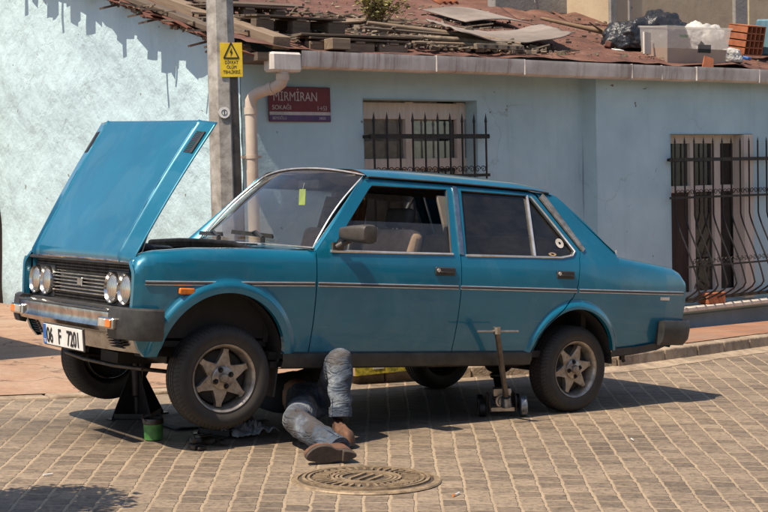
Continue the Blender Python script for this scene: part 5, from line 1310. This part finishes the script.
# street name sign
sg = empty('street_sign', (6.69, VF-.02, 2.18), None, 'burgundy enamel street name sign reading MİRMİRAN SOKAĞI on the wall', 'sign')
MB().box((0, 0, 0), (.665, .012, .315)).build('sign_plate', 'sign_red', sg, .003)
MB().box((0, -.0075, -.083), (.655, .003, .03)).build('white_band', 'sign_white', sg)
MB().box((0, -.0075, -.125), (.655, .003, .052)).build('violet_band', 'sign_purple', sg)
tb_ = lambda x, z: basis((x, -.0072, z), (1, 0, 0), (0, 0, 1))
text_mesh('MİRMİRAN', .118, 'sign_white', tb_(-.29, .030), .001, .80, sg, 'sign_lettering')
text_mesh('SOKAĞI', .058, 'sign_white', tb_(-.30, -.048), .001, .98, sg, 'sign_lettering')
text_mesh('1→53', .058, 'sign_white', tb_(.18, -.053), .001, .78, sg, 'sign_lettering')
text_mesh('BEYOĞLU', .038, 'sign_white', basis((-.30, -.0095, -.138), (1, 0, 0), (0, 0, 1)), .001, .9, sg, 'sign_lettering')
text_mesh('34430', .036, 'sign_white', basis((.20, -.0095, -.138), (1, 0, 0), (0, 0, 1)), .001, .8, sg, 'sign_lettering')

# ------------------------------------------------------------------ lamp post
PX, PY = 5.01, 9.0; pz = gz(PX)+.03
pole = empty('street_pole', (PX, PY, pz), None, 'grey steel street pole standing behind the car with stickers and stains', 'pole')
b_ = MB(); b_.lathe([(.118, 0), (.112, 1.5), (.102, 3.0), (.075, 7.0), (0, 7.0)], 8, axis='Z'); b_.build('shaft', 'pole', pole, smooth=20)
b_ = MB(); b_.bar((.052, -.110, .1), (.040, -.098, 2.35), .075, .008, up=(0, 1, 0)); b_.build('shade_strip', 'pole_shade', pole)  # dark strip painting the shaded right side of the pole
b_ = MB(); b_.box((0, 0, .01), (.34, .34, .02)); b_.build('base_plate', 'pole', pole)
b_ = MB(); b_.lathe([(0, .0), (.042, .0), (.042, .003), (0, .003)], 24, axis='Z'); st_ = b_.build('round_sticker', 'white_paint', pole); st_.matrix_local = Matrix.Translation((-.045, -.103, 1.93)) @ Matrix.Rotation(PI/2, 4, 'X') @ Matrix.Rotation(-.39, 4, 'Y')
q = MB(); q.tube([(.02*math.cos(a), .02*math.sin(a), .004) for a in [2*PI*k/16 for k in range(16)]], .002, 5, closed=True); q.box((0, 0, .004), (.006, .03, .002)); q.build('sticker_mark', 'black_paint', st_)
ws_ = empty('warning_sign', (PX+.015, PY-.125, 2.385), (0, 0, -.42), 'yellow electrical danger sign with lightning triangle on the pole', 'sign')
MB().box((0, 0, 0), (.200, .004, .262)).build('sign_plate', 'yellow', ws_, .001)
b_ = MB()
for k in range(3):
    a = PI/2+k*2*PI/3; a2 = a+2*PI/3; b_.bar((.078*math.cos(a), -.0035, .052+.078*math.sin(a)), (.078*math.cos(a2), -.0035, .052+.078*math.sin(a2)), .003, .011, up=(0, 1, 0) if False else (0, 0, 1))
b_.add([(x/1000, -.0045, .052+z/1000) for x, z in ((8, 45), (-16, 2), (-1, 4), (-8, -30), (16, 12), (2, 10))], [(0, 1, 2), (0, 2, 5), (5, 2, 4), (2, 3, 4)])
b_.build('lightning_triangle', 'black_paint', ws_)
for tx_, z_, s_ in (('DİKKAT', -.030, .034), ('ÖLÜM', -.066, .034), ('TEHLİKESİ', -.104, .034)): text_mesh(tx_, s_, 'black_paint', basis((0, -.003, z_), (1, 0, 0), (0, 0, 1)), .0006, .95, ws_, 'sign_lettering', 'CENTER')
ws_.scale = (.82, 1, .96)
# sliver of a neighbouring doorway at the far left
nb_ = empty('neighbour_doorway', (CX-.06, 16.75, gz(CX)), None, 'brown wooden door post at the extreme left edge of the pale wall', 'doorway')
noff = (-(CX-.06), -16.75, -gz(CX))
MB().box((CX-.08, 16.98, 1.9), (.24, .5, 4.0)).build('post', 'dark_wood', nb_, .01, off=noff)
MB().box((CX-.10, 16.95, 2.45), (.30, .55, .10)).build('lintel', 'wood', nb_, .01, off=noff)
MB().tube([(CX-.24, 16.80, .1), (CX-.24, 16.80, 2.3)], .02, 8).build('conduit', 'pole', nb_, off=noff)

# ------------------------------------------------------------------ clutter on the roof
def rp(x, y, dz=0): return Vector((x, y, zroof(y)+.04+dz))
slope_rot = Rx(math.atan(SLR))
def pallet(name_label, c, rz, tilt=None, w=1.05, d=.75, bw=.16, bh=.105):
    e = empty('pallet', c, None, name_label, 'pallet', 'wooden pallets on the roof')
    rot = (slope_rot if tilt is None else tilt) @ Rz(rz); e.rotation_euler = rot.to_euler()
    for k in range(4): MB().box((0, -d/2+.06+k*(d-.12)/3, .032+bh+.018), (w, .12, .018)).build('top_board', 'wood_dark', e, .002)
    for y in (-d/2+.05, d/2-.05): MB().box((0, y, .009), (w, .09, .018)).build('bottom_board', 'wood', e, .002)
    for x in (-w/2+bw/2, 0, w/2-bw/2): MB().box((x, 0, .027+bh), (.10, d, .017)).build('runner', 'wood', e, .002)
    for x in (-w/2+bw/2, 0, w/2-bw/2):
        for y in (-d/2+.06, d/2-.06): MB().box((x, y, .018+bh/2), (bw, .10, bh)).build('block', 'wood' if bw > .2 else 'wood_dark', e, .004)
    return e
flat = Rx(.10)
pallet('small grey pallet on top of the boards just right of the pole', Vector((6.88, 11.02, 2.845)), .0, flat, .98, .42, .19, .125)
pallet('pallet lying lowest nearest the gutter with the widest pale blocks', Vector((7.26, 10.62, 2.64)), 0.0, flat, 1.10, .42, .33, .10)
pallet('pallet crossing behind the pole top at the frame edge', Vector((6.72, 11.75, 3.03)), .04, flat, .85, .5, .14, .12)
pallet('pallet seen left of the pole against the top edge', Vector((6.75, 13.0, 3.44)), .1, flat, 1.1, .6, .2, .14)
for lb, a, c, w_, h_ in (('thick weathered beam running down the roof edge to the gutter', (6.20, 16.2), (6.38, 10.36), .18, .115), ('thinner plank lying outside the thick roof edge beam', (5.96, 16.6), (6.02, 10.75), .14, .05), ('short board lying across the lowest pallets', (6.62, 10.50), (8.05, 10.60), .16, .022)):
    A_ = rp(a[0], a[1], .02 if h_ > .1 else .0); C_ = rp(c[0], c[1], .0)
    if h_ < .03: A_.z = 2.80; C_.z = 2.83
    mid = (A_+C_)/2; d = C_-A_; q = MB(); q.box((0, 0, 0), (d.length, w_, h_)); o = q.build('plank', 'wood' if h_ > .1 else 'wood_dark', bevel=.004)
    x_ = d.normalized(); y_ = Vector((0, 0, 1)).cross(x_).normalized(); z_ = x_.cross(y_); mm = Matrix((x_, y_, z_)).transposed().to_4x4(); mm.translation = mid; o.matrix_world = mm
    tagit(o, lb, 'plank', 'loose timber on the roof')
for lb, x0, y0, x1, y1, w_, mt_, dz_ in (('grey board sloping up behind the small pallet', 7.3, 11.3, 8.35, 11.75, .15, 'wood', .05), ('dark narrow lath lying below the weed bush', 7.75, 11.05, 8.75, 10.9, .06, 'wood_dark', .07),
        ('splintered board between the lowest pallet and the bowed sheet', 8.0, 10.75, 8.95, 10.62, .10, 'wood_dark', .06), ('pale batten crossing the rubble near the gutter', 7.9, 10.45, 9.0, 10.52, .05, 'wood', .05),
        ('long dark board high up left of the weed bush', 6.6, 12.3, 7.9, 12.45, .16, 'wood_dark', .05), ('tan board beside the beam near the gable edge', 6.15, 11.6, 6.9, 11.25, .14, 'wood', .05)):
    A_ = rp(x0, y0, dz_); C_ = rp(x1, y1, dz_); d = C_-A_; o = MB().box((0, 0, 0), (d.length, w_, .022)).build('plank', mt_, bevel=.003)
    x_ = d.normalized(); y_ = Vector((0, -.28, 1)).cross(x_).normalized(); z_ = x_.cross(y_); mm = Matrix((x_, y_, z_)).transposed().to_4x4(); mm.translation = (A_+C_)/2; o.matrix_world = mm; tagit(o, lb, 'plank', 'loose timber on the roof')
for lb, nm_, ct_, c_, sz_, mt_, rz_ in (('crumpled blue wrapper on the roof beside the clay bricks', 'wrapper', 'litter', (12.95, 10.62), (.12, .08, .04), 'plate_blue', .4), ('flat white scrap of plastic left of the tub on the red roof', 'plastic_scrap', 'litter', (10.95, 10.75), (.16, .07, .01), 'white_paint', .2), ('small rusty can lying before the black bags', 'rusty_can', 'can', (11.15, 11.1), (.10, .07, .07), 'rust_tile', .8)):
    tagit(MB().box((0, 0, 0), sz_, Rz(rz_) @ Rx(.3)).build(nm_, mt_, bevel=.012, seg=2, loc=rp(c_[0], c_[1], .03)), lb, ct_)
tagit(MB().box((0, 0, 0), (.20, .14, .10)).build('timber_block', 'wood', bevel=.005, loc=(6.95, 10.33, 2.71)), 'pale square timber block under the boards by the outlet', 'timber')
# bowed grey sheet
q = MB()
def sh(u, v):
    x = 8.70+1.80*u+.45*(v-.5); y = 10.42+1.15*v+.55*u*(1-v)*.35+.15*u
    return (x, y, zroof(y)+.06+.10*(2*u-1)**2+.06*(1-v)+.02*noise.noise((u*5, v*5, 0)))
q.grid(sh, 40, 24); tagit(q.build('roof_sheet', 'sheet', smooth=60, solid=.012), 'large bowed grey fibre sheet lying loose on the red roof', 'sheet')
q = MB(); q.grid(lambda u, v: (9.9+1.1*u, 12.1+.8*v, zroof(12.1+.8*v)+.08+.06*math.sin(3*u)), 14, 10); tagit(q.build('roof_sheet', 'sheet', smooth=60, solid=.01), 'smaller grey sheet lying higher behind the bowed one', 'sheet')
# upstand: crinkled red membrane folds before the slab
random.seed(5)
for i, x0 in enumerate((10.6, 11.5, 12.4)):
    q = MB(); q.grid(lambda u, v: (x0+.9*u+.35*v, 13.0+.75*v, zroof(13.0+.75*v)+.02+.05*abs(math.sin(u*PI*1.6+i))*(v)), 12, 10)
    tagit(q.build('roofing_fold', 'roof', smooth=60, solid=.01), ('loose red roofing fold nearest the bowed sheet', 'loose red roofing fold in the middle before the grey slab', 'loose red roofing fold nearest the tan building')[i], 'roofing felt', 'folds of red roofing felt')
sl = empty('concrete_slab_wall', (13.6, 14.0, 3.83), None, 'grey concrete parapet standing on the roof at the top edge', 'parapet')
b_ = MB(); b_.box((-.15, 0, .55), (3.1, .16, 1.35)); b_.build('panel', 'concrete', sl, .01)
b_ = MB()
for k in range(3): b_.tube([(-1.2+.9*k, -.09, 1.1), (-1.0+.9*k, -.09, .0)], .004, 5)
b_.build('white_streaks', 'white_paint', sl)
# tan neighbour behind
tb2 = empty('tan_building', (14.5, 12.9, 2.9), None, 'tan rendered building rising behind the roof at upper right', 'house')
b_ = MB(); b_.box((3.3, 1.6, 1.6), (9.2, 3.0, 5.4)); b_.build('wall', 'plaster_tan', tb2)
b_ = MB(); b_.box((-1.36, .09, 1.4), (.10, .05, 5)); b_.box((-1.05, .09, 1.4), (.03, .05, 5)); b_.build('corner_trim', 'concrete', tb2)
wn = empty('window', (1.55, .08, .95)); wn.parent = tb2
MB().box((0, 0, 0), (1.0, .06, 1.2)).build('window_frame', 'concrete', wn, .01)
MB().box((.08, -.035, .0), (.62, .03, 1.0)).build('shutter', 'plaster_tan', wn, .01)
# plastic tub
def tub():
    c = Vector((11.86, 10.62, 2.71)); e = empty('plastic_tub', c, (.10, 0, -.10), 'large translucent plastic tub half full of brown water at the roof edge', 'tub')
    q = MB(); w, d, h = .95, .46, .40
    def rr(s, z): return [(s*w/2*cx, s*d/2*cy, z) for cx, cy in ((-1, -1), (1, -1), (1, 1), (-1, 1))]
    a = rr(.90, 0); b2 = rr(1, h); q.add(a+b2, [(0, 1, 2, 3)]+[(i, (i+1) % 4, 4+(i+1) % 4, 4+i) for i in range(4)]); q.build('tub_wall', 'clear_plastic', e, .02, solid=.004, seg=2)
    q = MB(); q.tube([Vector(p) for p in rr(1.02, h)], .012, 6, closed=True); q.build('tub_rim', 'clear_plastic', e)
    q = MB(); a = rr(.885, .008); b2 = rr(.93, .165); q.add(a+b2, [(0, 1, 2, 3), (4, 5, 6, 7)]+[(i, (i+1) % 4, 4+(i+1) % 4, 4+i) for i in range(4)]); q.build('murky_water', 'murky', e)
    q = MB(); q.box((.10, -.215, .17), (.19, .006, .09)); q.box((.05, -.215, .21), (.06, .006, .07), Ry(.6)); q.build('dark_tape', 'black_paint', e)
    q = MB(); q.box((-.22, -.218, .30), (.12, .006, .03)); q.build('green_sticker', 'green_paint', e)
tub()
def bag(name, label, cat, c, s, mat, seed, crumple=.28):
    bm = bmesh.new(); bmesh.ops.create_icosphere(bm, subdivisions=5, radius=1)
    for v in bm.verts:
        p = v.co*1.7+Vector((seed, 0, 0)); d = 1+crumple*noise.noise(p)+.16*abs(noise.noise(p*2.6))-.10*abs(noise.noise(p*6))
        v.co = Vector((v.co.x*s[0]*d, v.co.y*s[1]*d, max(-.35, v.co.z)*s[2]*d))
    me = bpy.data.meshes.new(name); bm.to_mesh(me); bm.free(); me.materials.append(M[mat]); me.shade_smooth(); o = bpy.data.objects.new(name, me); COL.objects.link(o); o.location = c; tagit(o, label, cat); return o
bag('bin_bag', 'big shiny black bin bag heaped behind the plastic tub', 'bag', rp(12.15, 11.25, .05), (.58, .32, .34), 'bag_black', 1)
bag('bin_bag', 'smaller dark grey bin bag left of the tub', 'bag', rp(11.60, 11.25, .04), (.30, .25, .24), 'bag_black', 5)
bag('sack', 'whitish sack slumped over behind the tub at right', 'sack', rp(12.62, 11.0, .06), (.36, .25, .30), 'bag_white', 9)
bag('white_carrier_bag', 'crumpled white and blue carrier bag by the right side of the tub', 'bag', rp(12.52, 10.5, .03), (.15, .12, .12), 'bag_white', 13)
cb = empty('cardboard_piece', rp(11.27, 10.62, .02), (0, 0, .3), 'pale pink cardboard piece left of the plastic tub', 'cardboard'); MB().box((0, 0, .12), (.16, .02, .24)).build('sheet', 'frame_wood', cb)
hb_ = empty('hollow_bricks', rp(13.35, 11.0, .02), (.2, 0, 0), 'stack of orange hollow clay bricks at the right edge of the roof', 'bricks')
q = MB()
for i in range(4):
    for j in range(4):
        pass
for x_ in range(5): q.box((-.16+.08*x_, 0, .17), (.014, .3, .34))
for z_ in range(5): q.box((0, 0, .0+.085*z_), (.334, .3, .014))
q.build('brick_cells', 'terra', hb_)
bx = empty('grey_blue_box', rp(13.95, 10.95, .02), (.1, 0, 0), 'grey blue plastic sheeted box beside the clay bricks', 'box')
MB().box((0, 0, .22), (.60, .3, .44)).build('box_body', 'teal_cloth', bx, .02); MB().box((0, -.16, .12), (.58, .02, .16)).build('torn_wrap', 'bag_white', bx, .01)
sh_ = MB().prism([(-.10, 0), (.08, -.02), (.14, .14), (.0, .17)], -.006, .006, lambda u, v, w: (u, w, v)).build('tile_shard', 'terra', loc=(11.80, 10.22, 2.60)); sh_.rotation_euler = (-.25, 0, 0); tagit(sh_, 'broken rust red tile leaning in front of the tub', 'tile')
tl = MB().grid(lambda u, v: (-.2+.4*u, -.15+.3*v, .04*abs(math.sin(u*PI*3))), 24, 2).build('roof_tile', 'terra', solid=.012, smooth=60, loc=rp(10.65, 13.5, .10)); tl.rotation_euler = (.5, -.1, .3); tagit(tl, 'bright orange clay roof tile lying near the top edge', 'tile')
# branches
def stick(label, pts, rads, mat='twig', twigs=()):
    e = empty('branch', pts[0], None, label, 'branch', 'loose branches on the roof'); o_ = Vector(pts[0])
    q = MB(); q.tube([Vector(p)-o_ for p in pts], rads, 8); q.build('limb', mat, e, smooth=60)
    if twigs:
        q = MB()
        for t in twigs: q.tube([Vector(p)-o_ for p in t], [.016, .008], 6)
        q.build('twig', mat, e, smooth=60)
stick('forked brown branch pointing left below the grey parapet', [rp(11.05, 12.1, .14), rp(11.35, 11.6, .12), rp(11.7, 11.35, .10), rp(12.25, 11.05, .06)], [.018, .028, .045, .07], 'twig', [(rp(11.45, 11.5, .12), rp(11.2, 11.45, .22)), (rp(11.55, 11.45, .12), rp(11.25, 11.2, .05))])
stick('greyish dry branch lying by the bush above the gutter', [rp(7.9, 11.2, .1), rp(8.6, 11.0, .08), rp(9.1, 10.75, .07), rp(9.35, 10.55, .07)], [.02, .03, .03, .02], 'wood')
stick('longer knotty stick nearer the gutter', [rp(8.2, 10.7, .06), rp(8.7, 10.6, .07), rp(9.3, 10.48, .05)], [.025, .03, .025], 'debris')
# perforated rail and rubble
q = MB(); 
q.box((0, 0, 0), (.62, .05, .05)); 
pr_ = q.build('slotted_rail', 'debris', bevel=.004, loc=rp(8.95, 10.42, .05)); tagit(pr_, 'short tan slotted rail lying along the gutter', 'rail')
MB().box((-.2, -.027, 0), (.03, .004, .02)).box((-.05, -.027, 0), (.03, .004, .02)).box((.1, -.027, 0), (.03, .004, .02)).box((.22, -.027, 0), (.03, .004, .02)).build('slot', 'black_paint', pr_)
random.seed(21); q = MB()
for k in range(1500):
    if k < 620: x = random.gauss(8.5, .75); y = random.uniform(10.4, 11.5)
    else: x = random.uniform(6.4, 14); y = random.uniform(10.4, 13.6)
    s_ = random.uniform(.008, .045)*(1 if k < 620 else .55)
    q.box(rp(x, y, s_*.3), (s_*random.uniform(1, 3.2), s_, s_*.5), Rz(random.random()*6) @ Rx(random.random()*2))
for k in range(260):
    x = random.gauss(8.0, .9); y = random.uniform(10.42, 12.2); L_ = random.uniform(.08, .34)
    q.box(rp(x, y, .02), (L_, random.uniform(.012, .04), .014), Rz(random.gauss(0, .7)) @ Ry(random.gauss(0, .15)))
tagit(q.build('rubble', 'debris'), 'scattered crumbs of rubble and chips over the red roof', 'rubble', kind='stuff')
# dry bush on the roof
bush = empty('roof_bush', rp(8.20, 11.5), None, 'dry yellow green weed bush growing on the roof at top', 'bush')
random.seed(4); st = MB(); lf = MB()
for k in range(46):
    a = random.uniform(0, 2*PI); sp = random.uniform(.05, .42); hgt = random.uniform(.25, .62)
    tip = Vector((math.cos(a)*sp, math.sin(a)*sp*.7, hgt)); mid_ = tip*.5+Vector((random.uniform(-.05, .05), 0, .05)); st.tube([(0+random.uniform(-.1, .1), 0, 0), mid_, tip], [.006, .004, .002], 5)
    for j in range(22):
        t = random.uniform(.25, 1); p = Vector((0, 0, 0)).lerp(mid_, t*2) if t < .5 else mid_.lerp(tip, t*2-1)
        p += Vector((random.gauss(0, .03), random.gauss(0, .03), random.gauss(0, .03))); r_ = Rz(random.random()*6) @ Rx(random.random()*3); s_ = random.uniform(.014, .034)
        lf.add([p+r_ @ Vector(v) for v in ((-s_, 0, 0), (0, -s_*.5, 0), (s_, 0, 0), (0, s_*.5, 0))], [(0, 1, 2, 3)])
st.build('stems', 'twig', bush); lf.build('leaves', 'leaf', bush, recalc=False)

# ------------------------------------------------------------------ things beyond the left edge that shade the ground
van = empty('shadow_van', (2.62, 12.3, gz(2.2)), (0, 0, 1.5708), 'dark van added unseen beyond the left edge to shade the path', 'van')  # unseen van added to cast the shadow on the left path
q = MB(); q.prism([(-2.0, .3), (2.1, .3), (2.15, .9), (1.55, 1.05), (1.1, 1.75), (-2.0, 1.8)], -.8, .8, lambda u, v, w: (u, w, v)); q.build('van_body', 'plate_blue', van, .06, 40, seg=3)
q = MB()
for s_ in (-1, 1): q.prism([(1.0, 1.1), (1.42, 1.1), (1.05, 1.65), (1.0, 1.65)], s_*.80, s_*.806, lambda u, v, w: (u, w, v)); q.box((.5, s_*.803, 1.38), (.8, .008, .5))
q.build('side_window', 'glass_dark', van)
for x_ in (-1.3, 1.3):
    for s_ in (-1, 1): q = MB(); q.lathe([(0, -.09), (.28, -.09), (.31, -.06), (.31, .06), (.28, .09), (0, .09)], 32, (x_, s_*.72, .31), 'Y'); q.build('van_wheel', 'tyre', van, smooth=40)

pot = empty('shadow_shrub', (1.50, 5.30, gz(1.5)), None, 'clipped shrub in a stone pot added unseen beyond the left edge for its shadow', 'shrub')  # unseen shrub added for the shadow at the lower left
MB().lathe([(0, 0), (.17, 0), (.20, .05), (.25, .42), (.28, .45), (.24, .46), (.23, .40), (0, .40)], 28, axis='Z').build('stone_pot', 'concrete', pot, smooth=40)
MB().tube([(0, 0, .38), (.02, 0, .7), (0, 0, 1.0)], .03, 8).build('trunk', 'twig', pot)
random.seed(8); lf = MB()
for k in range(2600):
    d_ = Vector((random.gauss(0, 1), random.gauss(0, 1), random.gauss(0, 1))).normalized()*(.30*random.random()**.4)*(1+.25*random.random()); p = Vector((d_.x, d_.y, 1.08+d_.z*.9)); r_ = Rz(random.random()*6) @ Rx(random.random()*3); s_ = random.uniform(.018, .035)
    lf.add([p+r_ @ Vector(v) for v in ((-s_, 0, 0), (0, -s_*.5, 0), (s_, 0, 0), (0, s_*.5, 0))], [(0, 1, 2, 3)])
lf.build('crown', 'leaf', pot, recalc=False)
opp = empty('opposite_house', (6, -9, gz(6)), None, 'ochre terraced house across the street behind the camera', 'house')
MB().box((0, -2, 2.4), (34, 4, 6.4)).build('wall', 'plaster_tan', opp)
for k in range(9):
    for z_ in (1.2, 4.0):
        wf = MB().box((-15+3.6*k, .0, z_), (1.1, .08, 1.5)).build('window', 'white_paint', opp)
        MB().box((-15+3.6*k, .045, z_), (.95, .02, 1.35)).build('pane', 'black_paint', wf)

# ------------------------------------------------------------------ camera, light, sky
cam = bpy.data.cameras.new('camera'); co = bpy.data.objects.new('camera', cam); COL.objects.link(co); sc.camera = co
Rr = Vector((0.811, -0.584, -0.024)); Uu = Vector((0.051, 0.031, 0.998)); Fw = Vector((0.582, 0.811, -0.055))
Fw.normalize(); Rr = (Rr-Fw*Rr.dot(Fw)).normalized(); Uu = Rr.cross(Fw)
mm = Matrix((Rr, Uu, -Fw)).transposed().to_4x4(); mm.translation = Vector((0, 0, 1.466)); co.matrix_world = mm
cam.sensor_width = 36; cam.lens = 63.967; cam.clip_end = 2000; cam.clip_start = .05
sun = bpy.data.lights.new('sun', 'SUN'); so_ = bpy.data.objects.new('sun', sun); COL.objects.link(so_)
tr = Vector((.54, .075, -1.0)).normalized(); so_.rotation_euler = tr.to_track_quat('-Z', 'Y').to_euler(); so_.location = (-10, -2, 20)
sun.energy = 5.0; sun.angle = math.radians(.53); sun.color = (1, .88, .72)
w = bpy.data.worlds.new('World'); sc.world = w; w.use_nodes = True; nt = w.node_tree
sky = nt.nodes.new('ShaderNodeTexSky'); sky.sky_type = 'NISHITA'; sky.sun_disc = False
sdir = -tr; sky.sun_elevation = math.asin(sdir.z); sky.sun_rotation = math.atan2(sdir.x, sdir.y)
bg = nt.nodes['Background']; bg.inputs[1].default_value = .11; nt.links.new(sky.outputs[0], bg.inputs[0])
sc.view_settings.view_transform = 'Standard'; sc.view_settings.look = 'None'; sc.view_settings.gamma = 1; sc.view_settings.exposure = .46
sc.cycles.max_bounces = 8; sc.cycles.transparent_max_bounces = 12
sc.cycles.use_denoising = True
